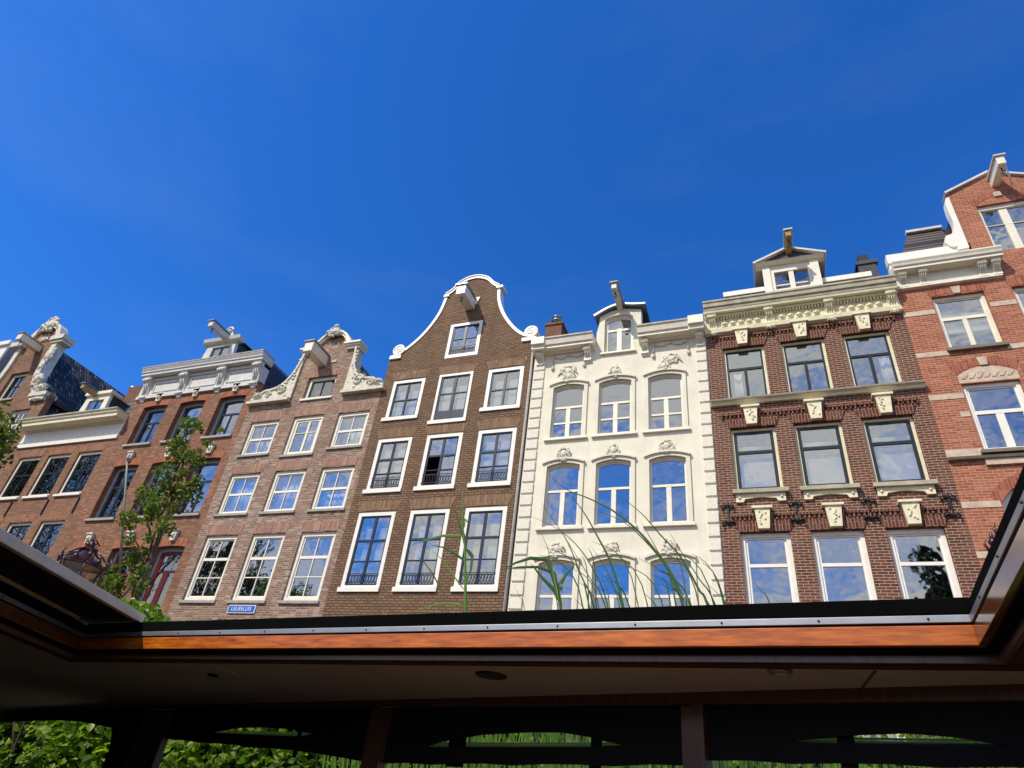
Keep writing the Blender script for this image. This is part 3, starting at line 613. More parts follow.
    c = MB(); ornament(c, -14.75, 15.3, .8, .65, 12, F-.16, .12, 18); c.mark(); c.blob((-14.75, F-.12, 15.64), .12, .1, .08); c.build('gable_carving', M['carved'], h)
    st = MB(); st.box(-14.55, -14.32, F-.03, F+.01, 13.9, 14.0); st.build('anchor_plate', M['stone'], h)
    beam(h, -14.95, 14.0, .38, .44, 1.0, 'cream')
    shell(h, -17.745, -11.975, 12.2, M['brickD'], 11, roofpts=[(-17.65, 12.2), (-12.05, 12.2), (-14.4, 14.9), (-15.0, 14.9)], lining=(4.1, 7.2, 9.4, 11.7))
house_D()

# ================================================================== E  bell gable
def house_E():
    h = thing('canal_house', 'tall umber brick canal house with white edged bell gable in the middle of the row', 'house', (-9.15, F, GZ), HG)
    W = []; li = MB()
    bl = ((.18, .5, .1, .55), (.6, .96, .1, .55))
    for j, xa in enumerate((-11.55, -9.74, -7.93)):
        if j == 1:
            W.append(window(h, xa, xa+1.26, 10.7, 12.65, fw=.09, fb=.12, fm='white', sm='navy', rec=-.02, vb=(.5,), mull=.1, hb=((.6, .03),), sash=.06, panels=.3, glass='glassE', blind=((.12, .48, .2, .8), (.6, .95, .2, .8)), thick=.16))
        else:
            W.append(window(h, xa, xa+1.26, 11.0, 12.65, fw=.13, fb=.14, fm='white', sm='navy', rec=0.012, vb=(.5,), mull=.07, hb=((.48, .05),), glass='glassE', blind=((.14, .48, .02, .8), (.62, .97, .02, .8)), thick=.16))
        W.append(window(h, xa-.02, xa+1.26, 8.32, 10.28, fw=.13, fb=.15, fm='white', sm='navy', rec=.012, vb=(.5,), mull=.07, hb=((.62, .06), (.3, .025)), rail=.3, glass='glassE', open_leaf=(j == 1), blind=((.1, .48, .35, .6), (.6, .95, .35, .62), (.1, .48, .7, .9), (.6, .95, .7, .9)) if j != 1 else ((.3, .48, .75, .9),), thick=.16))
        W.append(window(h, xa-.05, xa+1.26, 5.22, 7.66, fw=.13, fb=.17, fm='white', sm='navy', rec=.012, vb=(.5,), mull=.08, hb=((.64, .06), (.33, .025)), rail=.28, glass='glass', blind=((.2, .46, .36, .6), (.64, .93, .36, .6), (.2, .46, .68, .84), (.64, .93, .68, .84)), thick=.16))
        W.append(window(h, xa-.05, xa+1.26, 1.2, 3.9, fw=.13, fb=.17, fm='white', sm='navy', rec=.012, vb=(.5,), mull=.08, hb=((.64, .06), (.33, .025)), thick=.16))
        for z, o_ in ((12.66, 0), (10.29, .02), (7.67, .05)): lintel(li, xa-o_, xa+1.26, z, .33, .13, .03)
        sl = MB()
        for z in (11.0 if j != 1 else 10.7, 8.32, 5.22): sl.mark(); sl.box(xa-.09, xa+1.28, F-.05, F+.01, z-.03, z+.1)
        sl.build('window_sill', M['white'], h)
    W.append(window(h, -9.73, -8.46, 13.38, 14.94, fw=.13, fb=.15, fm='white', sm='navy', rec=.012, vb=(.5,), mull=.09, hb=((.55, .03),), rail=.25, glass='glassE', thick=.16))
    L = smooth([(-11.94, 13.76), (-11.5, 13.96), (-11.0, 14.4), (-10.6, 14.95), (-10.3, 15.62), (-10.16, 16.35)])
    T = smooth([(-10.2, 16.45), (-9.95, 16.62), (-9.72, 16.92), (-9.4, 17.1), (-8.97, 17.13), (-8.55, 16.95), (-8.25, 16.62), (-8.02, 16.45)])
    Rr = smooth([(-8.03, 16.35), (-7.95, 15.75), (-7.76, 15.2), (-7.5, 14.72), (-7.15, 14.25), (-6.8, 13.95), (-6.4, 13.8)])
    out = [(-11.97, GZ), (-6.335, GZ), (-6.335, 13.78)]+Rr[::-1][1:]+T[::-1][1:-1]+L[::-1][:-1]+[(-11.97, 13.78)]
    MB().prism(out, F, F+.28, W).build('facade_wall', M['brickE'], h); li.build('brick_arch', M['archE'], h)
    t = MB(); strip_along(t, L, .11, F-.03, F+.34); strip_along(t, T, .13, F-.04, F+.34); strip_along(t, [(p[0], p[1]+.07) for p in T], .035, F-.07, F+.36); strip_along(t, Rr, .11, F-.03, F+.34)
    t.box(-10.26, -10.04, F-.07, F+.36, 16.34, 16.43); t.box(-8.12, -7.86, F-.08, F+.36, 16.34, 16.45)
    t.box(-11.96, -11.5, F-.06, F+.36, 13.64, 13.78); t.box(-6.86, -6.34, F-.06, F+.34, 13.64, 13.78)
    t.build('gable_coping', M['white'], h)
    for cx in (-11.66, -6.56):
        s = MB(); n = 24
        s.prism([(cx+.24*math.cos(2*math.pi*i/n), 14.04+.24*math.sin(2*math.pi*i/n)) for i in range(n)], F-.05, F+.3)
        scroll(cx, 14.04, .19, 1.4, .02, F-.05, 0, s, 1 if cx > -9 else -1); s.build('volute', M['white'], h)
    st = MB(); st.prism([(-8.98, 16.05), (-8.72, 16.05), (-8.82, 15.75), (-8.88, 15.72)], F-.05, F+.01); st.build('anchor_plate', M['cream'], h)
    beam(h, -9.08, 15.72, .36, .42, .9, 'white')
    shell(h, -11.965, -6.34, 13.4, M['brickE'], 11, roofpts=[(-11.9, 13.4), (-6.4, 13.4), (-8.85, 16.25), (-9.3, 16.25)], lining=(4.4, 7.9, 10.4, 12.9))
    MB().tube([(-6.4, F-.05, 13.6), (-6.4, F-.05, 0)], .045, 8).build('drainpipe', M['sill'], h)
house_E()

# ================================================================== F  cream stucco house
def house_F():
    h = thing('canal_house', 'cream stucco canal house with quoins and garlands between the umber and oxblood brick houses', 'house', (-3.6, F, GZ), HG)
    W = []; sr = MB(); orn = MB(); sl = MB()
    cols = (-5.70, -4.25, -2.77)
    for j, xa in enumerate(cols):
        for k, (za, zb) in enumerate(((9.78, 11.56), (6.97, 8.80), (3.9, 5.93), (1.0, 3.0))):
            x0, x1 = xa+.13, xa+1.11
            hb = ((.62, .07), (.28, .055)) if k == 0 else ((.6, .07),)
            W.append(window(h, x0, x1, za, zb, fw=.025, fb=.03, ft=.04, fm='cream', sm='cream', rec=.04, arch=.1, sash=.035, vb=((.5, .6),), mull=.13, hb=hb, glass='glass'))
            sr.mark(); sl.mark(); orn.mark()
            sr.prism(arc_top(xa, xa+1.22, za-.04, zb+.10, .13), F-.05, F+.01, [arc_top(x0, x1, za-.03, zb, .1)])
            o2 = arc_top(xa-.02, xa+1.24, za, zb+.10, .13)[2:]; strip_along(sr, o2, .06, F-.1, F)
            sl.box(xa-.05, xa+1.27, F-.08, F+.02, za-.11, za-.03)
            if k < 3: ornament(orn, xa+.61, zb+.36, .5, .58, 50+j*4+k, F-.05, .07, 18)
    W.append(window(h, -4.02, -3.1, 12.72, 14.12, fw=.04, fm='cream', sm='cream', rec=.08, arch=.14, sash=.05, vb=((.5, .72),), mull=.15, hb=((.72, .08),), glass='glass', sill=(.1, .07, .08, 'cream')))
    out = [(-6.33, GZ), (-.913, GZ), (-.913, 13.1), (-2.84, 13.1), (-2.84, 14.15)]+smooth([(-2.84, 14.35), (-3.1, 14.42), (-3.5, 14.5), (-3.9, 14.42), (-4.2, 14.28)])+[(-4.2, 14.0), (-4.28, 13.6), (-4.28, 13.1), (-6.33, 13.1)]
    MB().prism(out, F, F+.28, W).build('facade_wall', M['stucco'], h)
    sr.build('window_surround', M['stucco'], h); orn.build('crest_ornament', M['carved'], h); sl.build('window_sill', M['cream'], h)
    q = MB()
    for x0, x1 in ((-6.3, -5.94), (-1.21, -.925)):
        z = 12.68
        while z > 0:
            q.mark(); q.box(x0, x1, F-.05, F+.01, z-.335, z-.03); z -= .362
    q.build('quoin', M['rustic'], h, .015)
    for a, b_ in ((-6.33, -4.3), (-2.9, -.913)):
        MB().profile(a, b_, [(F+.28, 12.9), (F-.06, 12.9), (F-.1, 12.96), (F-.33, 12.97), (F-.33, 13.06), (F-.38, 13.08), (F-.43, 13.26), (F-.43, 13.28), (F+.28, 13.28)]).build('cornice', M['cream'], h)
        MB().box(a-.0, b_, F-.46, F+.25, 13.282, 13.34).build('gutter', M['greycor'], h)
    e = MB(); e.profile(-6.33, -5.9, [(F, 12.92), (F-.39, 12.95), (F-.39, 13.08), (F-.48, 13.1), (F-.48, 13.37), (F, 13.37)]); e.mark(); e.profile(-1.36, -.915, [(F, 12.92), (F-.39, 12.95), (F-.39, 13.08), (F-.48, 13.1), (F-.48, 13.4), (F, 13.4)]); e.build('cornice_end', M['cream'], h)
    for x in (-6.1, -4.52, -2.72, -1.08):
        b_ = MB(); bracket(b_, x, .22, 12.45 if -6 < x < -2 else 12.5, 12.92, .26); b_.build('bracket', M['cream'], h)
    for x in (-5.15, -1.95):
        g = MB(); ornament(g, x, 12.2, .66, .5, int(-x*10), F, .06, 26)
        for s in (-1, 1):
            g.tube([(x+s*.52, F-.03, 12.86), (x+s*.52, F-.03, 12.4)], [.02, .04], 6); g.blob((x+s*.52, F-.03, 12.36), .06, .05, .1)
        g.tube([(x-.52+1.04*t/16, F-.03, 12.82-.1*abs(math.sin(t/16*2*math.pi))) for t in range(17)], .03, 6)
        g.build('garland', M['carved'], h)
    rf = MB(); pts = [(-4.36, 14.24), (-3.9, 14.5), (-3.5, 14.6), (-3.1, 14.52), (-2.68, 14.46)]; strip_along(rf, smooth(pts), .07, F-.16, F+2.2); rf.build('dormer_roof', M['zinc'], h)
    d = MB(); d.box(-4.1, -2.9, F+.29, F+2.1, 13.4, 14.1); d.build('dormer', M['slate'], h)
    beam(h, -3.52, 14.5, .17, .22, 1.0, 'greywhite', cap='greycor', rise=.12)
    c = MB(); c.box(-6.28, -5.7, F+.6, F+1.2, 13.2, 14.75); c.box(-6.32, -5.66, F+.56, F+1.25, 14.75, 14.85); c.build('chimney', M['chimbrick'], h)
    MB().lathe((-6.0, F+.9, 14.85), [(.12, 0), (.12, .26), (.19, .28), (.19, .33), (.12, .34), (.12, .4), (.19, .42), (.17, .48), (.02, .5)]).build('chimney_pot', M['zinc'], h)
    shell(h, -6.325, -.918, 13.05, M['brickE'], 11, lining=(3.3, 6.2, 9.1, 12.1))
house_F()

# ================================================================== G  oxblood brick house
def house_G():
    h = thing('canal_house', 'oxblood brick canal house with yellow cream cornice, keystones and pedimented dormer', 'house', (1.7, F, GZ), HG)
    W = []; li = MB(); ks = MB(); sb = MB(); ss = MB()
    cols = ((-.46, .67), (1.12, 2.25), (2.715, 3.86))
    for j, (x0, x1) in enumerate(cols):
        W.append(window(h, x0, x1, 10.56, 12.33, fw=.07, fm='ycream', sm='dkgreen', rec=.08, vb=((.5, .62),), mull=.08, hb=((.62, .07),), sash=.05, glass='glass', curtain=(((.12, .38, 0, .6),), None, ((.72, .98, 0, .62),))[j]))
        W.append(window(h, x0, x1, 7.75, 9.6, fw=.07, fm='ycream', sm='dkgreen', rec=.09, hb=((.65, .08),), sash=.08, glass='glass', blind=((.0, 1, .6, .68), (.05, .95, .0, .62), (.0, 1., .72, .78))))
        W.append(window(h, x0, x1, 4.3, 6.64, fw=.1, fb=.14, fm='white', sm='white', rec=.1, hb=((.68, .08),), sash=.05, glass='glass'))
        W.append(window(h, x0, x1, 1.0, 3.4, fw=.1, fb=.14, fm='white', sm='white', rec=.1, hb=((.68, .08),), sash=.05, glass='glass'))
        xc = (x0+x1)/2
        for z, w_ in ((12.37, 0), (9.65, 0), (6.69, 0)):
            lintel(li, x0-.02, x1+.02, z-.04, .3, .12, 0, .03)
            # corbelled dentil course above the arch
            for s in range(15):
                xx = x0-.18+(x1-x0+.36)*s/14
                if abs(xx-xc) > .2: li.box(xx-.022, xx+.022, F-.05, F, z+.25, z+.34)
            li.box(x0-.22, x1+.22, F-.06, F, z+.342, z+.40)
            ks.mark(); ks.prism([(xc-.13, z-.02), (xc+.13, z-.02), (xc+.18, z+.5), (xc-.18, z+.5)], F-.16, F+.01); ks.box(xc-.24, xc+.24, F-.2, F, z+.5, z+.56)
            for q_ in range(9): ks.blob((xc+rnd.uniform(-.09, .09), F-.165, z+.1+.04*q_), .032, .025, .03, 5, 3)
        ss.mark(); sb.mark(); ss.box(x0-.08, x1+.1, F-.14, F+.1, 7.64, 7.74)
        sb.prism([(x0-.02, 7.42), (x0+.16, 7.42), (x0+.2, 7.5), ((x0+x1)/2, 7.55), (x1-.2, 7.5), (x1-.16, 7.42), (x1+.02, 7.42), (x1+.02, 7.636), (x0-.02, 7.636)], F-.06, F+.01)
        for xx in (x0+.07, x1-.07): sb.blob((xx, F-.07, 7.53), .035, .03, .035)
    MB().prism([(-.908, GZ), (4.305, GZ), (4.305, 13.0), (-.908, 13.0)], F, F+.28, W).build('facade_wall', M['brickG'], h)
    li.build('brick_arch', M['archG'], h); ks.build('keystone', M['ycream'], h); ss.build('window_sill', M['greycor'], h); sb.build('sill_apron', M['ycream'], h)
    MB().profile(-.905, 4.303, [(F, 10.33), (F-.08, 10.33), (F-.1, 10.4), (F-.16, 10.42), (F, 10.42)]).build('string_course', M['ycream'], h)
    MB().profile(-.905, 4.303, [(F+.08, 10.422), (F-.18, 10.422), (F-.18, 10.46), (F-.12, 10.53), (F+.08, 10.55)]).build('string_course_cap', M['dsill'], h)
    fr = MB(); fr.box(-.905, 4.3, F-.04, F+.28, 12.98, 13.56); fr.profile(-.905, 4.3, [(F, 12.86), (F-.12, 12.9), (F-.14, 13.02), (F, 13.06)])
    for i in range(3):
        a = -.42+i*1.6
        for k in range(5): fr.prism([(a+k*.23, 13.12), (a+.17+k*.23, 13.12), (a+.17+k*.23, 13.28), (a+k*.23, 13.28)], F-.07, F); fr.blob((a+.085+k*.23, F-.08, 13.22), .08, .06, .06, 6, 4)
        for k in range(16): fr.box(a-.1+k*.084, a-.06+k*.084, F-.13, F, 13.4, 13.48)
        fr.box(a-.16, a+1.24, F-.06, F, 13.07, 13.1); fr.box(a-.16, a+1.24, F-.06, F, 13.31, 13.34)
    fr.box(-.905, 4.3, F-.16, F+.2, 13.48, 13.55)
    fr.build('frieze', M['ycream'], h)
    for x in (-.68, .93, 2.54, 4.12):
        b_ = MB(); bracket(b_, x, .24, 13.0, 13.56, .25); ornament(b_, x, 12.86, .28, .2, int(x*9)+20, F-.1, .08, 8); b_.build('bracket', M['ycream'], h)
    MB().profile(-.905, 4.3, [(F+.28, 13.561), (F-.27, 13.561), (F-.29, 13.64), (F+.28, 13.64)]).build('cornice', M['ycream'], h)
    MB().profile(-.9, 4.3, [(F+.28, 13.642), (F-.30, 13.642), (F-.31, 13.72), (F-.35, 13.75), (F-.36, 13.86), (F-.39, 13.9), (F-.39, 13.96), (F+.28, 13.91)]).build('gutter', M['greycor'], h)
    d = MB(); d.box(1.02, 2.42, F+.3, F+2.2, 13.9, 15.45); dd = d.build('dormer', M['slate'], h)
    f = MB(); f.prism([(.95, 13.92), (2.5, 13.92), (2.5, 15.32), (.95, 15.32)], F-.02, F+.16, [[(1.25, 14.35), (2.2, 14.35), (2.2, 15.05), (1.25, 15.05)]])
    f.box(.93, 1.15, F-.06, F, 13.92, 15.32); f.box(2.28, 2.52, F-.06, F, 13.92, 15.32); f.box(1.66, 1.8, F+.0, F+.1, 14.35, 15.05); f.box(1.25, 2.2, F+.03, F+.08, 14.52, 14.56)
    f.profile(.75, 2.7, [(F+.1, 15.32), (F-.12, 15.32), (F-.2, 15.4), (F+.1, 15.4)])
    f.build('dormer_front', M['cream'], dd)
    MB().box(1.25, 2.2, F+.06, F+.07, 14.35, 15.05).build('pane', M['glassdim'], dd)
    p = MB(); p.prism([(.78, 15.4), (2.68, 15.4), (1.73, 15.82)], F-.1, F+.05); p.build('pediment', M['slate'], dd)
    r = MB()
    for s in (-1, 1): strip_along(r, [(1.73, 15.87), (1.73+s*1.04, 15.41)], .07, F-.22, F+2.4)
    r.build('dormer_roof', M['greywhite'], dd)
    beam(h, 1.76, 15.75, .16, .22, .9, 'beamwood', cap='greywhite')
    for a, b_ in ((-.25, .9), (2.6, 3.85)):
        q = MB(); q.box(a, b_, F+.25, F+.45, 13.9, 14.56); q.build('parapet', M['slate'], h); MB().box(a-.04, b_+.04, F+.2, F+.5, 14.562, 14.74).build('parapet_cap', M['white'], h)
    c = MB(); c.box(3.7, 4.2, F+.7, F+1.3, 13.9, 15.5); c.box(3.65, 4.25, F+.66, F+1.34, 15.5, 15.64); c.build('chimney', M['slate'], h)
    MB().box(3.78, 4.06, F+.8, F+1.2, 15.64, 16.0).build('chimney_pot', M['black'], h)
    an = MB()
    for x in (-.7, .88, 2.46, 4.08):
        an.mark(); an.box(x-.025, x+.025, F-.06, F, 6.86, 7.3)
        for z in (6.86, 7.3):
            for s in (-1, 1): an.tube([(x, F-.04, z), (x+s*.09, F-.05, z+.07), (x+s*.15, F-.05, z+.02), (x+s*.13, F-.05, z-.05)], .026, 6)
            an.blob((x, F-.05, z+.06), .05, .04, .09, 6, 4)
    an.build('wall_anchor', M['black'], h)
    shell(h, -.903, 4.3, 13.0, M['brickG'], 11, lining=(3.7, 7.0, 9.9))
house_G()

# ================================================================== H  red brick house with stone bands
def house_H():
    h = thing('canal_house', 'red brick canal house with pale stone bands and tall gable at the right edge', 'house', (7.5, F, GZ), HG)
    W = []; li = MB(); ky = MB(); tym = MB(); bd = MB(); ss = MB(); ap = MB()
    for j, x0 in enumerate((5.08, 6.92, 8.76)):
        x1 = x0+1.22; xc = (x0+x1)/2
        W.append(window(h, x0, x1, 11.46, 13.27, fw=.07, ft=.1, fm='cream', sm='cream', rec=.09, vb=((.5, .62),), mull=.11, hb=((.62, .1),), sash=.05, sill=(.06, .1, .1, 'dsill'), glass='glass', blind=((0, 1, .38, .58), (0, 1, .64, .76))))
        W.append(window(h, x0, x1, 8.45, 10.36, fw=.09, ft=.1, fm='white', sm='white', rec=.08, vb=((.5, .6),), mull=.17, hb=((.6, .1),), sash=.05, glass='glass'))
        W.append(arc_top(x0, x1, 4.6, 7.1, .5)); window(h, x0, x1, 4.6, 7.1, fw=.09, fm='white', sm='white', rec=.14, vb=((.5, .6),), mull=.17, hb=((.6, .1),), sash=.05, arch=.48, glass='glass')
        W.append(window(h, x0, x1, 1.0, 3.2, fw=.09, fm='white', sm='white', rec=.14))
        lintel(li, x0-.02, x1+.02, 13.28, .28, .1, .05)
        lintel(li, x0-.02, x1+.02, 10.66, .25, .12, .22); lintel(li, x0-.05, x1+.05, 7.1, .25, .12, .5)
        for z in (13.4, 10.98): ky.mark(); ky.prism([(xc-.08, z-.12), (xc+.08, z-.12), (xc+.11, z+.12), (xc-.11, z+.12)], F-.04, F+.01)
        tym.mark(); ap.mark(); ss.mark(); tym.prism([(x0-.02, 10.38), (x1+.02, 10.38)]+arc_top(x0-.02, x1+.02, 10.4, 10.6, .24)[2:], F-.006, F+.02); 
        for q_ in range(7): tym.prism([(x0+.05+q_*.16, 10.5), (x0+.13+q_*.16, 10.5), (x0+.21+q_*.16, 10.62), (x0+.13+q_*.16, 10.62)], F-.02, F-.007)
        ap.box(x0-.05, x1+.05, F-.06, F+.01, 8.08, 8.26)
        ss.box(x0-.08, x1+.08, F-.14, F+.1, 8.36, 8.44)
    for z, hh in ((12.68, .15), (11.28, .15), (9.95, .15), (8.3, .24), (7.06, .15), (5.9, .15)):
        xs = [4.31, 5.08, 6.3, 6.92, 8.14, 8.76, 9.98, 10.75]
        for a, b_ in ((4.31, 5.06), (6.32, 6.9), (8.16, 8.74), (10.0, 10.75)): bd.mark(); bd.box(a, b_, F-.012, F+.02, z, z+hh)
    for x in (4.86, 6.32, 6.78, 8.16): bd.mark(); bd.box(x, x+.2, F-.012, F+.02, 9.42, 9.56)
    W.append(window(h, 6.93, 8.17, 14.6, 16.46, fw=.07, ft=.14, fm='cream', sm='cream', rec=.08, vb=(.5,), mull=.2, hb=((.62, .02),), sash=.03, glass='glass', name='gable_window'))
    lintel(li, 6.9, 8.2, 16.47, .22, .1, .3)
    ky.mark(); ky.box(7.45, 7.63, F-.04, F+.01, 16.72, 16.9)
    top = [(6.36, 14.0), (6.36, 17.22), (7.55, 17.78), (8.74, 17.22), (8.74, 14.0)]
    out = [(4.31, GZ), (10.78, GZ), (10.78, 14.0)]+top[::-1]+[(4.31, 14.0)]
    MB().prism(out, F, F+.28, W).build('facade_wall', M['brickH'], h)
    li.build('brick_arch', M['archH'], h); ky.build('keystone', M['stone'], h); tym.build('tympanum', M['stone'], h); bd.build('stone_band', M['stone'], h); ss.build('window_sill', M['dsill'], h); ap.build('sill_apron', M['stone'], h)
    MB().profile(4.31, 6.9, [(F, 8.22), (F-.1, 8.24), (F-.12, 8.3), (F, 8.34)]).build('string_course', M['dsill'], h)
    for a, b_ in ((4.32, 6.82), (8.28, 10.78)):
        fr = MB(); fr.box(a, b_, F-.05, F+.02, 13.66, 14.14); fr.profile(a, b_, [(F, 13.62), (F-.1, 13.64), (F-.1, 13.76), (F, 13.8)]); fr.build('frieze', M['cream'], h)
        cr = MB(); cr.profile(a, b_+.1 if a < 6 else b_, [(F+.3, 14.141), (F-.34, 14.141), (F-.34, 14.24), (F-.38, 14.25), (F-.4, 14.32), (F-.43, 14.38), (F-.43, 14.42), (F+.3, 14.42)]); cr.build('cornice', M['cream'], h)
        pa = MB(); pa.box(a if a < 6 else a+.4, b_-.4 if a < 6 else b_, F-.0, F+.26, 14.75, 15.08); pa.box(a+.02, b_-.02, F+.05, F+.3, 14.42, 14.749); pa.build('parapet', M['white'], h)
        for x in ((4.52, 5.02, 6.42, 6.74) if a < 6 else (8.4, 8.9, 10.2, 10.6)):
            b2 = MB(); bracket(b2, x, .2, 13.66, 14.14, .29); b2.build('bracket', M['cream'], h)
        zs = MB(); s = 1 if a < 6 else -1; ox = (lambda x: x) if a < 6 else (lambda x: 15.1-x)
        cc = [(ox(x), z) for x, z in smooth([(6.38, 17.0), (6.24, 16.9), (6.2, 16.4), (6.22, 15.9), (6.1, 15.5), (5.92, 15.42), (5.85, 15.2), (5.95, 15.0), (6.1, 14.95)])]
        zs.prism([(ox(6.358), 14.85)]+[(ox(6.358), 17.0)]+cc[1:]+[(ox(6.05), 14.82)], F-.06, F+.2); zs.build('claw_piece', M['white'], h)
    cp = MB(); strip_along(cp, [(6.3, 17.2), (7.55, 17.8)], .07, F-.08, F+.34); strip_along(cp, [(7.55, 17.8), (8.8, 17.2)], .07, F-.08, F+.34); cp.build('gable_coping', M['greywhite'], h)
    beam(h, 7.6, 17.3, .2, .32, .85, 'cream', cap='greywhite')
    r = MB(); r.tube([(7.68, F-.75, 17.1), (7.95, F-.1, 17.0)], .022, 6); r.build('rope', M['signwhite'], h)
    shell(h, 4.305, 10.775, 14.0, M['brickH'], 11, lining=(3.6, 7.8, 10.9, 14.0))
    ro = MB(); ro.add([(4.55, F+.31, 14.6), (6.34, F+.31, 14.6), (6.34, F+1.2, 16.95), (5.4, F+1.2, 16.95), (4.55, F+1.2, 14.6)], [(0,1,2,3), (0,3,4)]); ro.add([(4.55, F+1.2, 14.5), (4.55, F+10, 14.5), (5.4, F+10, 16.95), (5.4, F+1.2, 16.95)], [(0,3,2,1)])
    ro.add([(8.76, F+.31, 14.6), (10.55, F+.31, 14.6), (9.7, F+1.2, 16.95), (8.76, F+1.2, 16.95)], [(0,1,2,3)]); ro.box(5.4, 9.7, F+1.2, F+10, 14.1, 16.93)
    ro.build('mansard_roof', M['rtiles'], h)
    MB().box(5.36, 6.34, F+1.1, F+1.25, 16.955, 17.05).build('ridge_cap', M['greywhite'], h)
    ab = MB(); ab.prism([(6.5, 14.1), (8.6, 14.1), (8.6, 17.0), (7.55, 17.5), (6.5, 17.0)], F+.285, F+5); ab.build('attic', M['slate'], h)
house_H()

# street sign on house D
s = thing('street_sign', 'small blue enamel street sign with white letters under the middle window', 'sign', (-14.87, F, 4.66))
MB().box(-15.38, -14.36, F-.035, F-.001, 4.55, 4.79).build('sign_plate', M['signwhite'], s)
MB().box(-15.355, -14.385, F-.04, F-.036, 4.572, 4.768).build('sign_field', M['signblue'], s)
fc = bpy.data.curves.new('sign_text', 'FONT'); fc.body = 'LELIESLUIS'; fc.size = .165; fc.align_x = 'CENTER'; fc.align_y = 'CENTER'; fc.extrude = .002
tmp = bpy.data.objects.new('tmp', fc); col.objects.link(tmp); bpy.context.view_layer.update()
me = bpy.data.meshes.new_from_object(tmp.evaluated_get(bpy.context.evaluated_depsgraph_get())); bpy.data.objects.remove(tmp)
to = bpy.data.objects.new('lettering', me); me.materials.clear(); me.materials.append(M['signwhite']); col.objects.link(to); to.parent = s
to.rotation_euler = (R(90), 0, 0); to.location = (0, -.044, .01)

# ------------------------------------------------------------------ setting
def struct(name, mb, mat): 
    o = mb.build(name, mat); o['kind'] = 'structure'; return o
g = MB(); g.add([(-600, F+9, GZ-.02), (600, F+9, GZ-.02), (600, 900, GZ-.02), (-600, 900, GZ-.02)], [(0,1,2,3)])
g.add([(-600, -900, GZ-.02), (600, -900, GZ-.02), (600, -9, GZ-.02), (-600, -9, GZ-.02)], [(0,1,2,3)]); struct('ground', g, M['ground'])
struct('quay', MB().box(-120, 120, 5.5, F+9.5, -2.2, GZ), M['asph'])
struct('opposite_quay', MB().box(-120, 120, -40, -8, -2.2, GZ), M['asph'])
w = MB(); w.add([(-600, -8.5, -1.45), (600, -8.5, -1.45), (600, 5.6, -1.45), (-600, 5.6, -1.45)], [(0,1,2,3)]); struct('canal_water', w, M['water'])
struct('quay_kerb', MB().box(-120, 120, 5.44, 5.7, -.35, GZ+.12), M['stone'])

# ------------------------------------------------------------------ foliage
def leaf(mb, c, size, rng, up=.4, asp=.6):
    d = Vector((rng.gauss(0, 1), rng.gauss(0, 1), rng.gauss(0, 1)*.6)); d.normalize()
    n = Vector((rng.gauss(0, .8), rng.gauss(0, .8), rng.gauss(up, .8))); n.normalize()
    s = d.cross(n); s = s if s.length > .05 else Vector((1, 0, 0)); s.normalize(); n = s.cross(d); n.normalize()
    L = size*rng.uniform(.7, 1.3); w = L*asp; c = Vector(c); k = n*L*.12
    mb.add([c-d*L*.5, c-d*L*.15+s*w*.5+k, c+d*L*.2+s*w*.42+k, c+d*L*.55, c+d*L*.2-s*w*.42+k, c-d*L*.15-s*w*.5+k], [(0, 1, 2, 3), (0, 3, 4, 5)])
def crown(mb, clumps, n, size, rng, asp=.6):
    tot = sum(r**2 for *_, r in clumps)
    for (x, y, z, r) in clumps:
        for i in range(int(n*r*r/tot)):
            a = Vector((rng.gauss(0, 1), rng.gauss(0, 1), rng.gauss(0, 1))); a.normalize(); rr = r*(rng.random()**.45)
            leaf(mb, (x+a[0]*rr, y+a[1]*rr, z+a[2]*rr), size, rng, asp=asp)

# young street tree
rt = random.Random(11)
t = thing('street_tree', 'slender young green tree with sparse leaves in front of the orange brick house', 'tree', (-10.85, 9, GZ))
tr = MB(); tr.tube([(-10.85, 9, GZ), (-10.88, 9, 2.4), (-10.95, 9, 4.0), (-11.1, 9, 5.2), (-11.3, 9, 6.3)], [.08, .065, .045, .03, .012], 8)
cl = []
def br(p, q, r0):
    m_ = [(p[i]+q[i])/2+rt.uniform(-.08, .08) for i in range(3)]; tr.tube([p, m_, q], [r0, r0*.6, r0*.25], 6)
for (bz, ex, ez, cr) in ((2.5, -.95, 3.3, .22), (2.8, -.55, 3.5, .25), (2.6, .35, 3.2, .2), (3.2, -.6, 4.2, .32), (3.4, .45, 4.1, .3), (3.9, -.45, 4.8, .36), (4.1, .5, 4.9, .36), (4.5, -.2, 5.3, .36), (4.8, .5, 5.6, .34), (5.2, -.3, 6.0, .32), (5.4, .25, 6.3, .3), (4.6, .75, 5.1, .22), (3.7, .1, 4.5, .36), (2.7, -1.35, 2.95, .18)):
    xb = -10.9-(bz-2.5)*.12; q = (xb+ex, 9+rt.uniform(-.4, .4), ez); br((xb, 9, bz), q, .025); cl.append((*q, cr))
    cl.append((q[0]*.5+xb*.5+rt.uniform(-.1, .1), q[1], (q[2]+bz)/2+.1, cr*.55))
cl += [(-11.25, 9, 6.5, .2), (-11.2, 9, 5.8, .3), (-11.0, 9, 5.0, .34), (-10.6, 9.1, 6.45, .12), (-10.85, 9.1, 6.15, .16)]
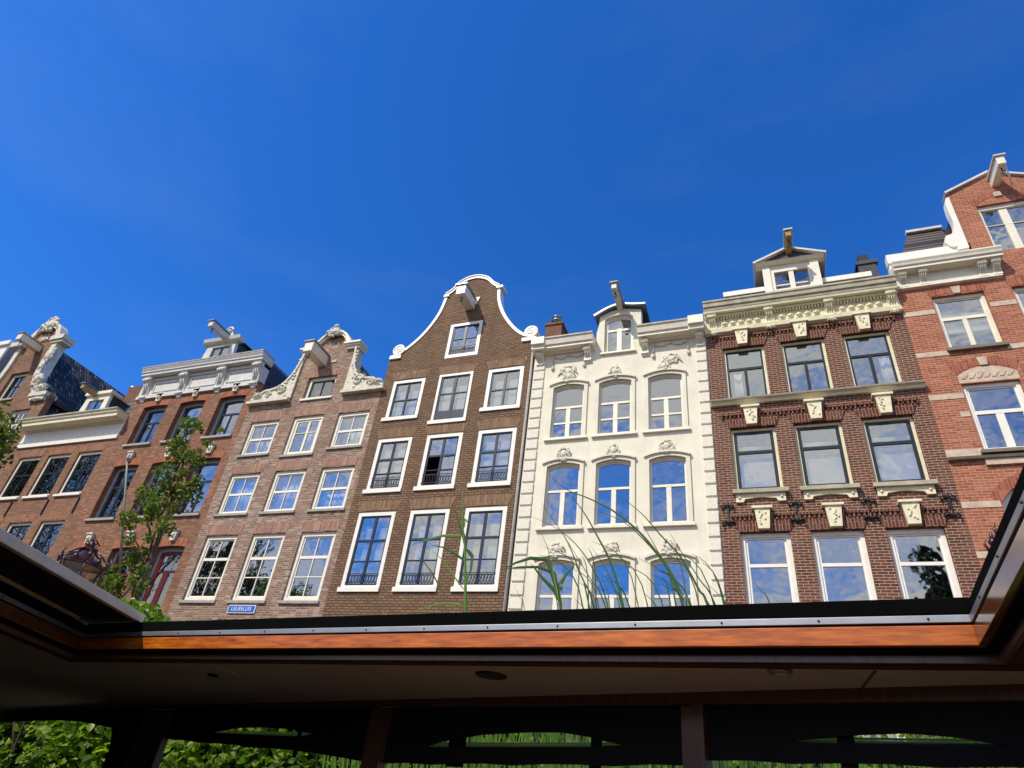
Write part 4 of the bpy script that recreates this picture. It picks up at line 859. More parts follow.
tr.build('trunk', M['bark'], t); cl = [(-11.05+(a[0]+11.05)*.9, a[1], a[2], a[3]*.72) for a in cl]; c = MB(); cl += [(-11.5, 8.9, 3.0, .24), (-11.1, 9.1, 3.15, .22), (-11.9, 9, 2.75, .2), (-10.75, 8.9, 2.95, .16), (-11.3, 9, 3.6, .24), (-12.2, 9, 3.05, .13)]; crown(c, cl, 3900, .07, rt, .75); c.build('crown', M['leaf'], t)
# shrub in front of it
t = thing('shrub', 'bright yellow green rounded shrub at the foot of the young tree', 'shrub', (-7.6, 6.7, GZ))
c = MB(); crown(c, [(-8.1, 6.7, 1.6, .5), (-8.5, 6.7, 1.72, .4), (-7.75, 6.7, 1.68, .34), (-8.0, 6.8, .9, .65), (-8.95, 6.7, 1.75, .25), (-7.65, 6.7, 1.3, .35)], 4200, .075, rt, .8); c.build('foliage', M['bushleaf'], t)
st = MB()
for i in range(6): st.mark(); st.tube([(-7.7, 6.7, GZ), (-7.7+rt.uniform(-.4, .4), 6.7+rt.uniform(-.2, .2), 1.5)], .02, 5)
st.build('stem', M['bark'], t)
# tree at the left edge
t = thing('street_tree', 'green tree whose leafy branch tips enter at the left edge', 'tree', (-19.7, 9, GZ))
tr = MB(); tr.tube([(-19.7, 9, GZ), (-19.6, 9, 3), (-19.3, 9, 6), (-19.0, 9, 7.5)], [.16, .13, .08, .03], 8); tr.tube([(-19.5, 9, 5), (-18.4, 9, 6.6), (-17.6, 9, 6.9)], [.05, .03, .01], 6); tr.build('trunk', M['bark'], t)
c = MB(); crown(c, [(-18.9, 9, 7.2, .9), (-18.2, 9, 6.6, .7), (-17.95, 9, 7.0, .35), (-18.8, 9, 5.6, .6), (-20.1, 9, 7, 1.1), (-17.8, 9, 6.3, .3)], 2600, .13, rt, .7); c.build('crown', M['leaf'], t)

# elms on the opposite bank, seen mirrored in the panes
def elm(x, y, ht, w, label, seed):
    r = random.Random(seed); t = thing('elm_tree', label, 'tree', (x, y, GZ), 'trees on the opposite bank')
    tr = MB(); tr.tube([(x, y, GZ), (x+.2, y, ht*.3), (x-.1, y, ht*.6), (x, y, ht*.92)], [.4, .32, .18, .04], 8); cl = []
    for i in range(26):
        z = ht*(.28+.7*i/26); a = r.uniform(0, 6.28); rr = w*(1-((z/ht-.5)/.62)**2)*r.uniform(.2, 1)
        q = (x+math.cos(a)*rr, y+math.sin(a)*rr*.7, z+.6); tr.tube([(x, y, z-1), ((x+q[0])/2, (y+q[1])/2, z), q], [.1, .06, .02], 5); cl.append((*q, w*.36*r.uniform(.7, 1.2)))
    tr.build('trunk', M['bark'], t); c = MB(); crown(c, cl, 5200, .055*w**.5+.3, r, .7); c.build('crown', M['elm'], t)
elm(-90, -9.5, 31, 8, 'tall elm across the canal farthest to the left', 1)
elm(-76, -9.5, 30, 8, 'tall elm across the canal mirrored in the scrolled gable house', 6)
elm(-65, -9.5, 29, 7.5, 'tall elm across the canal mirrored in the plain cream corniced house', 2)
elm(-55, -9.5, 24, 5, 'elm across the canal mirrored in the left windows of the orange brick house', 3)
elm(-41.5, -9.5, 18.5, 4.5, 'dark elm across the canal mirrored in the sash windows above the street sign', 4)
elm(-36, -9.5, 13.5, 3.6, 'low elm across the canal mirrored below the pink brick house middle', 7)
elm(9.3, -10, 15.2, 2.6, 'narrow elm across the canal mirrored in the oxblood house lower right window', 5)

# ------------------------------------------------------------------ lamps and mast
def lamp(x, y, label):
    t = thing('street_lamp', label, 'street lamp', (x, y, GZ), 'crown lanterns along the quay edge')
    p = MB(); p.lathe((x, y, GZ), [(.16, 0), (.16, .25), (.1, .35), (.07, .5), (.055, 1.7), (.08, 1.75), (.05, 1.82), (.05, 1.9)], 12); p.build('post', M['black'], t)
    zb, zt = 1.85, 2.45; n = 6
    def ring(r, z): return [(x+r*math.cos(math.pi/6+2*math.pi*i/n), y+r*math.sin(math.pi/6+2*math.pi*i/n), z) for i in range(n)]
    lo, up = ring(.2, zb), ring(.37, zt)
    f = MB()
    for i in range(n):
        f.tube([lo[i], up[i]], .016, 6); f.tube([lo[i], lo[(i+1) % n]], .016, 6); f.tube([up[i], up[(i+1) % n]], .022, 6)
    f.lathe((x, y, zb), [(.05, -.16), (.1, -.05), (.2, 0)], 6)
    f.build('lantern_frame', M['lampred'], t)
    g = MB()
    for i in range(n): 
        j = (i+1) % n; a, b_, c_, d_ = [Vector(q) for q in (lo[i], lo[j], up[j], up[i])]; ctr = Vector((x, y, 2.15)); k = [(q-(q-ctr)*.03) for q in (a, b_, c_, d_)]; k2 = [(q-(q-ctr)*.045) for q in (a, b_, c_, d_)]
        g.add(k+k2, [(0,1,2,3), (7,6,5,4)])
    g.build('lantern_glass', M['lampglass'], t)
    MB().lathe((x, y, zb), [(.04, 0), (.07, .1), (.07, .3), (.03, .4)], 10).build('bulb', M['signwhite'], t)
    r = MB(); r.lathe((x, y, zt), [(.38, 0), (.4, .03), (.28, .08), (.14, .13), (.1, .2), (.13, .23), (.05, .27), (.02, .28)], 6)
    for i in range(n):       # crown of scrolls around the roof edge
        a = math.pi/6+2*math.pi*i/n; cx, cy = x+.42*math.cos(a), y+.42*math.sin(a)
        r.tube([(cx, cy, zt+.02), (cx+.03*math.cos(a), cy+.03*math.sin(a), zt+.1), (cx, cy, zt+.15)], [.018, .014, .006], 6)
        a2 = a+math.pi/6; mx, my = x+.37*math.cos(a2), y+.37*math.sin(a2)
        r.blob((mx, my, zt+.05), .05, .05, .04, 6, 4); r.blob((mx, my, zt+.1), .022, .022, .04, 6, 4)
        r.tube([(x+.34*math.cos(a), y+.34*math.sin(a), zt+.1), (x+.24*math.cos(a), y+.24*math.sin(a), zt+.17), (x+.1*math.cos(a), y+.1*math.sin(a), zt+.24)], .016, 6)
    r.blob((x, y, zt+.3), .06, .06, .06, 8, 5); r.tube([(x, y, zt+.33), (x, y, zt+.42)], [.022, .006], 6)
    for k in range(5):
        a = 2*math.pi*k/5; r.tube([(x+.05*math.cos(a), y+.05*math.sin(a), zt+.25), (x+.12*math.cos(a), y+.12*math.sin(a), zt+.33), (x+.04*math.cos(a), y+.04*math.sin(a), zt+.38)], .015, 5)
    r.build('lantern_crown', M['lampred'], t); t.scale = (.8, .8, 1)
M['lampred'] = plain('dark oxblood cast iron', (.05, .014, .018, 1), .3, var=.2)
lamp(-9.02, 6.4, 'ornate crown topped lantern left of the young tree, above the boat hatch')
lamp(2.17, 6.4, 'ornate crown topped lantern half hidden by the right edge of the boat roof')
t = thing('flagpole', 'bare pale flagpole leaning out from the front of the orange brick house', 'flagpole', (-20.1, F, 4.9))
m_ = MB(); m_.tube([(-20.1, F-.02, 4.9), (-20.1, F-.95, 6.95), (-20.1, F-1.95, 9.1)], [.045, .04, .03], 8); m_.build('pole', M['mast'], t)
MB().blob((-20.1, F-1.97, 9.16), .07, .07, .06, 8, 5).build('finial', M['mast'], t)
MB().box(-20.17, -20.03, F-.12, F-.001, 4.8, 5.05).build('bracket', M['black'], t)

# ------------------------------------------------------------------ hedge, ground cover and reeds by the water
rh = random.Random(5)
t = thing('ivy_hedge', 'dense sunlit ivy hedge on the quay edge seen through the cabin windows', 'hedge', (-6, 5.9, GZ))
c = MB()
for i in range(26000):
    x = rh.uniform(-13.0, 4.5); z = rh.uniform(-.3, .95+.1*math.sin(x*2.1)); y = 5.78+.28*noise.noise(Vector((x*1.1, 0, z*1.6)))+rh.uniform(-.12, .25)
    leaf(c, (x, y, z), (.09 if x < -4 else .055)*rh.uniform(.55, 1.25), rh, .2, .8)
c.build('foliage', M['hedgeleaf'], t)
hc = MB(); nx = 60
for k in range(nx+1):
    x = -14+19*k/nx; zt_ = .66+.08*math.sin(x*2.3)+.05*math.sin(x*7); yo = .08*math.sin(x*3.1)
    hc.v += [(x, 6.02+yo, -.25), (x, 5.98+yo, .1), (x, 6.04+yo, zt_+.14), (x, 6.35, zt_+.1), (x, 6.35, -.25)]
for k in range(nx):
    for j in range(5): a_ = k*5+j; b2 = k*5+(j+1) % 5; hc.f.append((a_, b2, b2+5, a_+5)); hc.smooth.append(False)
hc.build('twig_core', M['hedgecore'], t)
b_ = MB()
for i in range(70):
    x = rh.uniform(-12.5, 4.5); b_.mark(); b_.tube([(x, 6.0, -.25), (x+rh.uniform(-.2, .2), 5.85, .2), (x+rh.uniform(-.4, .4), 5.68, .9)], .012, 5)
b_.build('stem', M['bark'], t)
def blade(mb, pts, w, fold=.25, tw=(0, 1, 0)):
    """a long leaf blade: tapered, folded along its midrib"""
    P = [Vector(p) for p in pts]; n = len(P); vs = []
    for i, p in enumerate(P):
        d = (P[min(i+1, n-1)]-P[max(i-1, 0)]).normalized(); s = d.cross(Vector(tw)); s.normalize(); nn = s.cross(d)
        tt = i/(n-1); ww = w*(min(1, tt*5+.25))*(1-tt)**.6 if tt < 1 else w*.02
        vs += [p-s*ww*.5+nn*ww*fold, p, p+s*ww*.5+nn*ww*fold]
    fs = []
    for i in range(n-1):
        k = i*3; fs += [(k, k+1, k+4, k+3), (k+1, k+2, k+5, k+4)]
    mb.add(vs, fs, True)
gm = MB()
for i in range(1100):
    x = rh.uniform(-3.0, 4.0); y = rh.uniform(4.45, 4.9); h_ = rh.uniform(1.0, 1.5); lx = rh.uniform(-.3, .3)
    blade(gm, [(x, y, -.9), (x+lx*.2, y, -.9+h_*.5), (x+lx*.6, y-.05, -.9+h_), (x+lx, y-.12, -.9+h_*1.25)], .022, tw=(rh.uniform(-.5, .5), 1, 0))
tag(gm.build('waterside_grass', M['reedlight']), 'bright green waterside grass seen under the rolled window covers', 'grass', kind='stuff')
REED_BLADES = [(0.034, [(-0.29, 4.15, -0.95), (-0.352, 4.15, 0.481), (-0.492, 4.15, 1.259), (-0.558, 4.15, 1.462), (-0.658, 4.15, 1.62), (-0.78, 4.15, 1.77), (-0.947, 4.15, 1.915), (-1.121, 4.15, 2.015), (-1.292, 4.15, 2.096), (-1.446, 4.15, 2.238)]), (0.034, [(-0.689, 4.22, -0.95), (-0.747, 4.22, 0.487), (-0.877, 4.22, 1.267), (-0.968, 4.22, 1.57), (-1.053, 4.22, 1.739), (-1.165, 4.22, 1.936), (-1.294, 4.22, 2.109)]), (0.022, [(-0.819, 4.29, -0.95), (-0.902, 4.29, 0.527), (-1.086, 4.29, 1.287), (-1.176, 4.29, 1.487), (-1.291, 4.29, 1.74), (-1.391, 4.29, 1.888), (-1.529, 4.29, 2.07)]), (0.02, [(-0.754, 4.36, -0.95), (-0.832, 4.36, 0.544), (-1.007, 4.36, 1.309), (-1.113, 4.36, 1.56), (-1.244, 4.36, 1.748), (-1.411, 4.36, 1.888), (-1.65, 4.36, 2.005)]), (0.03, [(-0.086, 4.43, -0.95), (-0.171, 4.43, 0.578), (-0.364, 4.43, 1.334), (-0.418, 4.43, 1.449), (-0.528, 4.43, 1.675), (-0.667, 4.43, 1.847), (-0.799, 4.43, 2.014), (-0.975, 4.43, 2.172)]), (0.026, [(-0.311, 4.15, -0.95), (-0.367, 4.15, 0.47), (-0.492, 4.15, 1.253), (-0.519, 4.15, 1.345), (-0.6, 4.15, 1.525), (-0.72, 4.15, 1.683), (-0.876, 4.15, 1.831), (-1.104, 4.15, 1.938)]), (0.018, [(-0.134, 4.22, -0.95), (-0.23, 4.22, 0.526), (-0.446, 4.22, 1.27), (-0.537, 4.22, 1.438), (-0.643, 4.22, 1.518), (-0.793, 4.22, 1.602)]), (0.016, [(-0.083, 4.29, -0.95), (-0.206, 4.29, 0.589), (-0.481, 4.29, 1.295), (-0.564, 4.29, 1.403), (-0.714, 4.29, 1.456)]), (0.018, [(-0.697, 4.36, -0.95), (-0.801, 4.36, 0.605), (-1.035, 4.36, 1.339), (-1.128, 4.36, 1.491), (-1.239, 4.36, 1.663), (-1.354, 4.36, 1.839)]), (0.014, [(0.094, 4.43, -0.95), (-0.011, 4.43, 0.61), (-0.249, 4.43, 1.342), (-0.299, 4.43, 1.422), (-0.37, 4.43, 1.495)]), (0.012, [(-1.158, 4.15, -0.95), (-1.223, 4.15, 0.775), (-1.368, 4.15, 1.551), (-1.42, 4.15, 1.703), (-1.481, 4.15, 1.811)]), (0.01, [(-1.247, 4.22, -0.95), (-1.339, 4.22, 0.497), (-1.545, 4.22, 1.247), (-1.586, 4.22, 1.327), (-1.641, 4.22, 1.424)]), (0.02, [(-0.646, 4.29, -0.95), (-0.723, 4.29, 0.521), (-0.898, 4.29, 1.286), (-0.953, 4.29, 1.417), (-1.025, 4.29, 1.569), (-1.13, 4.29, 1.721)]), (0.02, [(-0.017, 4.36, -0.95), (-0.108, 4.36, 0.567), (-0.312, 4.36, 1.317), (-0.401, 4.36, 1.491), (-0.497, 4.36, 1.656), (-0.597, 4.36, 1.844)]), (0.018, [(0.306, 4.43, -0.95), (0.217, 4.43, 0.595), (0.015, 4.43, 1.347), (-0.029, 4.43, 1.435), (-0.082, 4.43, 1.513)]), (0.022, [(-0.411, 4.15, -0.95), (-0.449, 4.15, 0.46), (-0.534, 4.15, 1.252), (-0.576, 4.15, 1.472), (-0.649, 4.15, 1.633), (-0.753, 4.15, 1.833)])]
REED_STEM = [(-2.022, 4.3, 1.295), (-2.097, 4.3, 1.731), (-2.138, 4.3, 1.88), (-2.168, 4.3, 2.039), (-2.193, 4.3, 2.19)]
REED_LEAVES = [[(-2.099, 4.3, 1.742), (-2.13, 4.3, 1.831), (-2.205, 4.3, 1.977), (-2.237, 4.3, 2.059)], [(-2.08, 4.3, 1.626), (-2.172, 4.3, 1.681), (-2.275, 4.3, 1.735), (-2.389, 4.3, 1.758)], [(-2.133, 4.3, 1.823), (-2.304, 4.3, 1.831), (-2.428, 4.3, 1.804), (-2.564, 4.3, 1.762)], [(-2.087, 4.3, 1.719), (-2.029, 4.3, 1.663), (-2.024, 4.3, 1.556), (-2.044, 4.3, 1.475)], [(-2.053, 4.3, 1.409), (-2.14, 4.3, 1.498), (-2.256, 4.3, 1.629), (-2.391, 4.3, 1.726)], [(-2.216, 4.3, 1.38), (-2.26, 4.3, 1.439), (-2.331, 4.3, 1.531), (-2.422, 4.3, 1.624), (-2.501, 4.3, 1.672)], [(-2.027, 4.3, 1.295), (-2.148, 4.3, 1.312), (-2.243, 4.3, 1.308), (-2.343, 4.3, 1.278), (-2.426, 4.3, 1.249)], [(-2.134, 4.3, 1.88), (-2.144, 4.3, 1.971), (-2.094, 4.3, 1.919)]]
BROAD = [[(-1.279, 4.2, 1.269), (-1.408, 4.2, 1.588), (-1.534, 4.2, 1.601), (-1.642, 4.2, 1.567), (-1.749, 4.2, 1.51)], [(-1.279, 4.2, 1.269), (-1.354, 4.2, 1.495), (-1.469, 4.2, 1.535), (-1.602, 4.2, 1.537), (-1.75, 4.2, 1.518)], [(-1.284, 4.2, 1.282), (-1.342, 4.2, 1.375), (-1.433, 4.2, 1.458), (-1.527, 4.2, 1.565)], [(-1.286, 4.2, 1.375), (-1.311, 4.2, 1.402), (-1.265, 4.2, 1.484), (-1.205, 4.2, 1.553)], [(-1.285, 4.2, 1.256), (-1.33, 4.2, 1.409), (-1.368, 4.2, 1.541), (-1.395, 4.2, 1.613)]]

t = thing('reed_plant', 'single pale green reed with drooping leaves rising left of the blade clump', 'reed', (-2.0, 4.3, -.9))
s_ = MB(); s_.tube([(-1.75, 4.3, -.9), (-1.95, 4.3, .3)]+REED_STEM, [.013, .012, .011, .009, .007, .005, .002], 7); s_.build('stem', M['reedlight'], t)
for i, (p, w) in enumerate(zip(REED_LEAVES, (.036, .024, .026, .036, .014, .016, .022, .03))):
    P = [Vector(q) for q in p]; pts = []
    for k in range(len(P)-1):
        for q in range(3): pts.append(P[k].lerp(P[k+1], q/3))
    pts.append(P[-1]); mb = MB(); blade(mb, pts, w, .2, tw=(.15, 1, .2)); mb.build('leaf', M['reed'] if i in (0, 1, 3, 5) else M['reedlight'], t)
t = thing('reed_plant', 'broad leaved dark green reed in front of the quoins of the cream house', 'reed', (-1.3, 4.2, -.9))
s_ = MB(); s_.tube([(-1.2, 4.2, -.9), tuple(BROAD[4][0]), tuple(BROAD[4][2])], [.012, .009, .003], 7); s_.build('stem', M['reedlight'], t)
for p, w in zip(BROAD, (.036, .03, .04, .042, .012)):
    P = [Vector(q) for q in p]; pts = []
    for k in range(len(P)-1):
        for q in range(4): pts.append(P[k].lerp(P[k+1], q/4))
    pts.append(P[-1]); mb = MB(); blade(mb, pts, w, .2, tw=(.2, 1, .25)); mb.build('leaf', M['reed'], t)
t = thing('sedge_clump', 'clump of long arching dark green blades in front of the cream stucco house', 'sedge', (-.5, 4.3, -.9))
for w, p in REED_BLADES:
    q = [(a[0], a[2]) for a in p]; ss_ = smooth(q, 4); y = p[0][1]
    mb = MB(); blade(mb, [(a[0], y, a[1]) for a in ss_], w*.68, .3, tw=(.15, 1, .1)); mb.build('blade', M['reed'], t)

rs = random.Random(21)
for i in range(26):
    x = rs.uniform(-1.1, -.15); y = 4.3+rs.uniform(-.1, .15); h_ = rs.uniform(1.32, 1.75); dx = rs.uniform(-.55, -.08)*(h_-1.0)*1.6
    ss_ = smooth([(x, -.95), (x+dx*.1, .3), (x+dx*.45, h_*.85), (x+dx*1.1, h_)], 5)
    mb = MB(); blade(mb, [(a[0], y, a[1]) for a in ss_], rs.uniform(.012, .02), .3, tw=(rs.uniform(-.3, .4), 1, .1)); mb.build('blade', M['reed'], t)

# ------------------------------------------------------------------ the boat we sit in
FR = Vector((.4996, 2.0578)); U = Vector((-.9923, .1240)); VV = Vector((.124, .9923))
def sv(s, v, z): p = FR+U*s+VV*v; return (p[0], p[1], z)
P1 = Vector((.2459, 2.4956)); WD = Vector((-.94094, .33857)); WN = Vector((.33857, .94094))
def wl(t, n, z): p = P1+WD*t+WN*n; return (p[0], p[1], z)
def polyz(mb, pts, z0, z1, hole=None):
    """(s,v) polygon extruded in z, optional hole"""
    loops = [list(pts)]+([list(hole)] if hole else []); flat = [p for l in loops for p in l]
    tri = tessellate_polygon([[Vector((p[0], p[1], 0)) for p in l] for l in loops]); n = len(flat)
    vs = [sv(p[0], p[1], z0) for p in flat]+[sv(p[0], p[1], z1) for p in flat]; fs = []
    for t_ in tri: fs += [tuple(t_), tuple(i+n for i in reversed(t_))]
    k = 0
    for l in loops:
        for i in range(len(l)): a = k+i; c = k+(i+1) % len(l); fs.append((a, a+n, c+n, c))
        k += len(l)
    mb.add(vs, fs); return mb
def offs(P, d):
    out = []; n = len(P); ar = sum(P[i-1][0]*P[i][1]-P[i][0]*P[i-1][1] for i in range(n)); sg = -1 if ar > 0 else 1
    for i in range(n):
        a, b_, c = Vector(P[i-1]), Vector(P[i]), Vector(P[(i+1) % n]); d1 = (b_-a).normalized(); d2 = (c-b_).normalized()
        n1 = Vector((-d1[1], d1[0]))*sg; n2 = Vector((-d2[1], d2[0]))*sg; m_ = (n1+n2).normalized(); out.append(tuple(b_+m_*d/max(.3, m_.dot(n1))))
    return out
def wallpoly(mb, pts, n0, n1, hole=None):
    """(t,z) polygon in the cabin side wall plane, n0..n1 thick"""
    loops = [list(pts)]+([list(hole)] if hole else []); flat = [p for l in loops for p in l]
    tri = tessellate_polygon([[Vector((p[0], p[1], 0)) for p in l] for l in loops]); n = len(flat)
    vs = [wl(p[0], n0, p[1]) for p in flat]+[wl(p[0], n1, p[1]) for p in flat]; fs = []
    for t_ in tri: fs += [tuple(t_), tuple(i+n for i in reversed(t_))]
    k = 0
    for l in loops:
        for i in range(len(l)): a = k+i; c = k+(i+1) % len(l); fs.append((a, a+n, c+n, c))
        k += len(l)
    mb.add(vs, fs); return mb
boat = thing('canal_boat', 'covered canal boat around the viewer with mahogany edged open roof and black rolled window covers', 'boat', (0, 0, -1.45))
O = [(0, 0), (3.82, -.02), (2.2, -3.0), (-.2, -3.0)]
fix = []
def bpart(mb, name, mat, par=None, bev=0): o = mb.build(name, mat, par or boat, bev); fix.append(o); return o
def edge(mb, i, d0, d1, z0, z1, O_=O):
    """one side of the opening between offsets d0 and d1"""
    A, B_ = offs(O_, d0), offs(O_, d1); j = (i+1) % 4; polyz(mb, [A[i], A[j], B_[j], B_[i]], z0, z1)
for i in range(4):
    m_ = MB(); edge(m_, i, .0, .035, .528, .580); bpart(m_, 'coaming', M['maho'] if i in (0, 2) else M['mahoshade'], bev=.002)
    m_ = MB(); edge(m_, i, .012, .03, .5801, .5859); edge(m_, i, .02, .06, .516, .5279); bpart(m_, 'shadow_groove', M['rubber'])  # black strips put in for the shade inside the gaps
    m_ = MB(); edge(m_, i, .045, .0605, .4945, .5159); bpart(m_, 'coaming_foot', M['dkwood'])
    m_ = MB(); edge(m_, i, -.003, .03, .586, .606); e_ = bpart(m_, 'metal_strip', M['alu'], bev=.0015)
    sc_ = MB(); Aq = offs(O, -.004); a, b_ = Vector(Aq[i]), Vector(Aq[(i+1) % 4]); nn = int((b_-a).length/.27)
    for k in range(nn): sc_.mark(); q = a.lerp(b_, (k+.35)/nn); p = sv(q[0], q[1], .596); sc_.blob(p, .0035, .0035, .0035, 6, 4)
    bpart(sc_, 'screw', M['black'], e_)
    m_ = MB(); edge(m_, i, .004, .06, .6062, .648 if i in (1, 3) else .6555); bpart(m_, 'rubber_seal', M['rubber'], bev=.006)
    m_ = MB(); edge(m_, i, .0601, .11, .4905, .4945); bpart(m_, 'ceiling_trim', M['matwood'])
roofout = [(-2.6, -.22), (8.6, 2.30), (8.6, -4.6), (-2.6, -4.6)]
c = MB(); polyz(c, roofout, .495, .50, offs(O, .061)); bpart(c, 'ceiling', M['ceil'])
c = MB(); polyz(c, roofout, .5005, .57, offs(O, .0615)); bpart(c, 'roof', M['hatchside'])
sm = MB(); polyz(sm, [(.247, .14), (.256, .14), (.312, .41), (.303, .41)], .4935, .4949); polyz(sm, [(3.0, .14), (3.008, .14), (3.1, 1.0), (3.09, 1.0)], .4935, .4949); bpart(sm, 'panel_seam', M['dkwood'])
m_ = MB(); m_.add([wl(-1.6, -.03, .452), wl(8.9, -.03, .482), wl(8.9, -.03, .4945), wl(-1.6, -.03, .4945), wl(-1.6, .06, .452), wl(8.9, .06, .482), wl(8.9, .06, .4945), wl(-1.6, .06, .4945)], [(0,1,2,3), (7,6,5,4), (0,4,5,1), (1,5,6,2), (2,6,7,3), (3,7,4,0)]); bpart(m_, 'header_rail', M['dkwood'])
for (a, b_) in ((.538, .601), (2.24, 2.345), (4.56, 4.95), (-1.0, -.9), (8.5, 8.6)):
    m_ = MB(); wallpoly(m_, [(a-.012, -.3), (b_+.012, -.3), (b_+.012, .4519+a*.003), (a-.012, .4519+a*.003)], -.03, .0205); bpart(m_, 'window_post', M['dkwood'], bev=.006)
bays = [([(-.9, .34), (-.6, .34), (.538, .283)], [(.241, .349), (.17, .356), (.023, .369), (-.104, .375), (-.219, .367), (-.358, .347), (-.345, .342), (.146, .342)], -.9, .538, (.30, .283)),
        (None, [(.876, .322), (.976, .337), (1.047, .35), (1.17, .363), (1.327, .363), (1.61, .35), (1.855, .319), (1.95, .296), (1.915, .293), (1.04, .312)], .601, 2.24, (.265, .216)),
        (None, [(2.863, .336), (3.087, .359), (3.405, .367), (3.688, .362), (3.978, .334), (3.848, .329), (2.97, .322)], 2.345, 4.56, (.238, .285))]
for k, (_, slit, a, b_, (za, zb)) in enumerate(bays):
    n = 10; bot = [(a+(b_-a)*i/n, za+(zb-za)*i/n+.004*math.sin(i*2.2)) for i in range(n+1)]
    if k == 2: bot[0] = (2.345, .215); bot[1] = (2.56, .23)
    m_ = MB(); wallpoly(m_, bot+[(b_, .47), (a, .47)], .0, .02, slit); cv = bpart(m_, 'rolled_cover', M['canvas'])
    zc = (za+zb)/2; r = MB(); r.tube([wl(a+.02, .035, za+.035), wl(b_-.02, .035, zb+.035)], .026, 10); bpart(r, 'cover_roll', M['canvas'], cv)
    x0 = min(p[0] for p in slit); x1 = max(p[0] for p in slit); zl = slit[-1][1]; zr = slit[-2][1]
    r = MB(); r.tube([wl(x0-.03, .05, (zl if k else zr)+.004), wl(x1+.03, .05, (zr if k else zl)+.004)], .013, 8); r.tube([wl(x0-.03, .06, (zl if k else zr)+.023), wl(x1+.03, .06, (zr if k else zl)+.023)], .004, 8); bpart(r, 'clear_window_roll', M['vinyl'] if 'vinyl' in M else M['hatchside'], cv)
m_ = MB(); wallpoly(m_, [(4.95, .20), (5.4, .20), (5.5, .346), (6.087, .387), (6.664, .401), (7.42, .396), (8.6, .375), (8.6, .485), (4.95, .475)], 0, .02); wallpoly(m_, [(4.95, -.3), (5.42, -.3), (5.4, .1999), (4.95, .1999)], 0, .02); bpart(m_, 'rolled_cover', M['canvas'])
for (a, b_) in ((1.715, 1.817), (1.0, 1.032), (.985, .998), (.05, .10), (3.0, 3.03)):
    m_ = MB(); wallpoly(m_, [(a, .22), (b_, .22), (b_, .455), (a, .455)], .021, .03); bpart(m_, 'cover_strap', M['canvas'])
# lights and speaker in the ceiling
for nm, (x, y), r_, mt in (('loudspeaker', (-1.03, 2.51), .062, 'black'), ('downlight', (.012, 2.268), .036, 'alu'), ('downlight', (-2.645, 2.80), .03, 'black')):
    m_ = MB(); m_.lathe((x, y, .4948), [(r_*.8, 0), (r_, -.001), (r_, -.006), (r_*.85, -.009), (r_*.8, -.004), (.001, -.003)], 24); bpart(m_, nm, M[mt])
# sliding hatch, pushed to the left
H0, H1 = (3.44, .02), (2.11, -2.58)
m_ = MB(); polyz(m_, [H0, (3.475, .02), (2.145, -2.58), H1], .657, .697); hb_ = bpart(m_, 'hatch', M['hatchside'], bev=.003)
m_ = MB(); polyz(m_, [(3.4755, .02), (5.4, .03), (5.0, -3.2), (2.146, -2.58)], .664, .69); bpart(m_, 'hatch_panel', M['canvas'], hb_)
m_ = MB(); polyz(m_, [(3.77, -.1), (3.80, -.1), (2.9, -1.9), (2.8, -1.9)], .650, .6635); bpart(m_, 'hatch_slide_rail', M['ycream'], hb_)
# cabin
cb = MB(); wallpoly(cb, [(-3.1, -1.3), (9.2, -1.3), (9.2, -.15), (-3.1, -.15)], 0, .05); wallpoly(cb, [(-3.1, -.149), (-.9, -.149), (-.9, .49), (-3.1, .49)], 0, .05)
polyz(cb, [(-2.6, -.2), (-2.55, -.2), (-2.55, -4.6), (-2.6, -4.6)], -1.3, .494); polyz(cb, [(-2.55, -4.6), (8.6, -4.6), (8.6, -4.55), (-2.55, -4.55)], -1.3, .494); polyz(cb, [(8.55, -4.55), (8.6, -4.55), (8.6, 2.2), (8.55, 2.2)], -1.3, .494)
bpart(cb, 'cabin_side', M['dkwood']); 
fl = MB(); polyz(fl, [(-2.54, -.3), (8.54, 2.1), (8.54, -4.54), (-2.54, -4.54)], -1.32, -1.25); bpart(fl, 'cabin_floor', M['floor'])
hu = MB(); polyz(hu, [(-6, -2.2), (-2.7, -.2), (8.7, 2.3), (10.5, 1.9), (12, -1), (11, -4.7), (-2.7, -4.7)], -1.95, -1.33); bpart(hu, 'hull', M['black'])

# ------------------------------------------------------------------ light, sky, camera
SD = Vector((.321, .557, -.766)).normalized()          # the way sunlight travels
sun = bpy.data.lights.new('sun', 'SUN'); sun.energy = 4.1; sun.angle = R(.53); sun.color = (1, .92, .78)
so = bpy.data.objects.new('sun', sun); col.objects.link(so); so.rotation_euler = SD.to_track_quat('-Z', 'Y').to_euler(); so['kind'] = 'structure'
wd = bpy.data.worlds.new('World'); sc.world = wd; wd.use_nodes = True; nt = wd.node_tree; L = nt.links.new
bg = nt.nodes['Background']; sky = N(nt, 'ShaderNodeTexSky'); sky.sky_type = 'NISHITA'; sky.sun_disc = False
sky.sun_elevation = math.asin(-SD.z); sky.sun_rotation = math.atan2(-SD.x, -SD.y); sky.altitude = 0; sky.air_density = 1.0; sky.dust_density = .3; sky.ozone_density = 3.0
hs = N(nt, 'ShaderNodeHueSaturation'); hs.inputs['Saturation'].default_value = 1.1; hs.inputs['Value'].default_value = 1.0
L(mixcol(nt, 1.0, sky.outputs[0], (.74, 1.10, 1.80, 1), 'MULTIPLY'), hs.inputs['Color'])
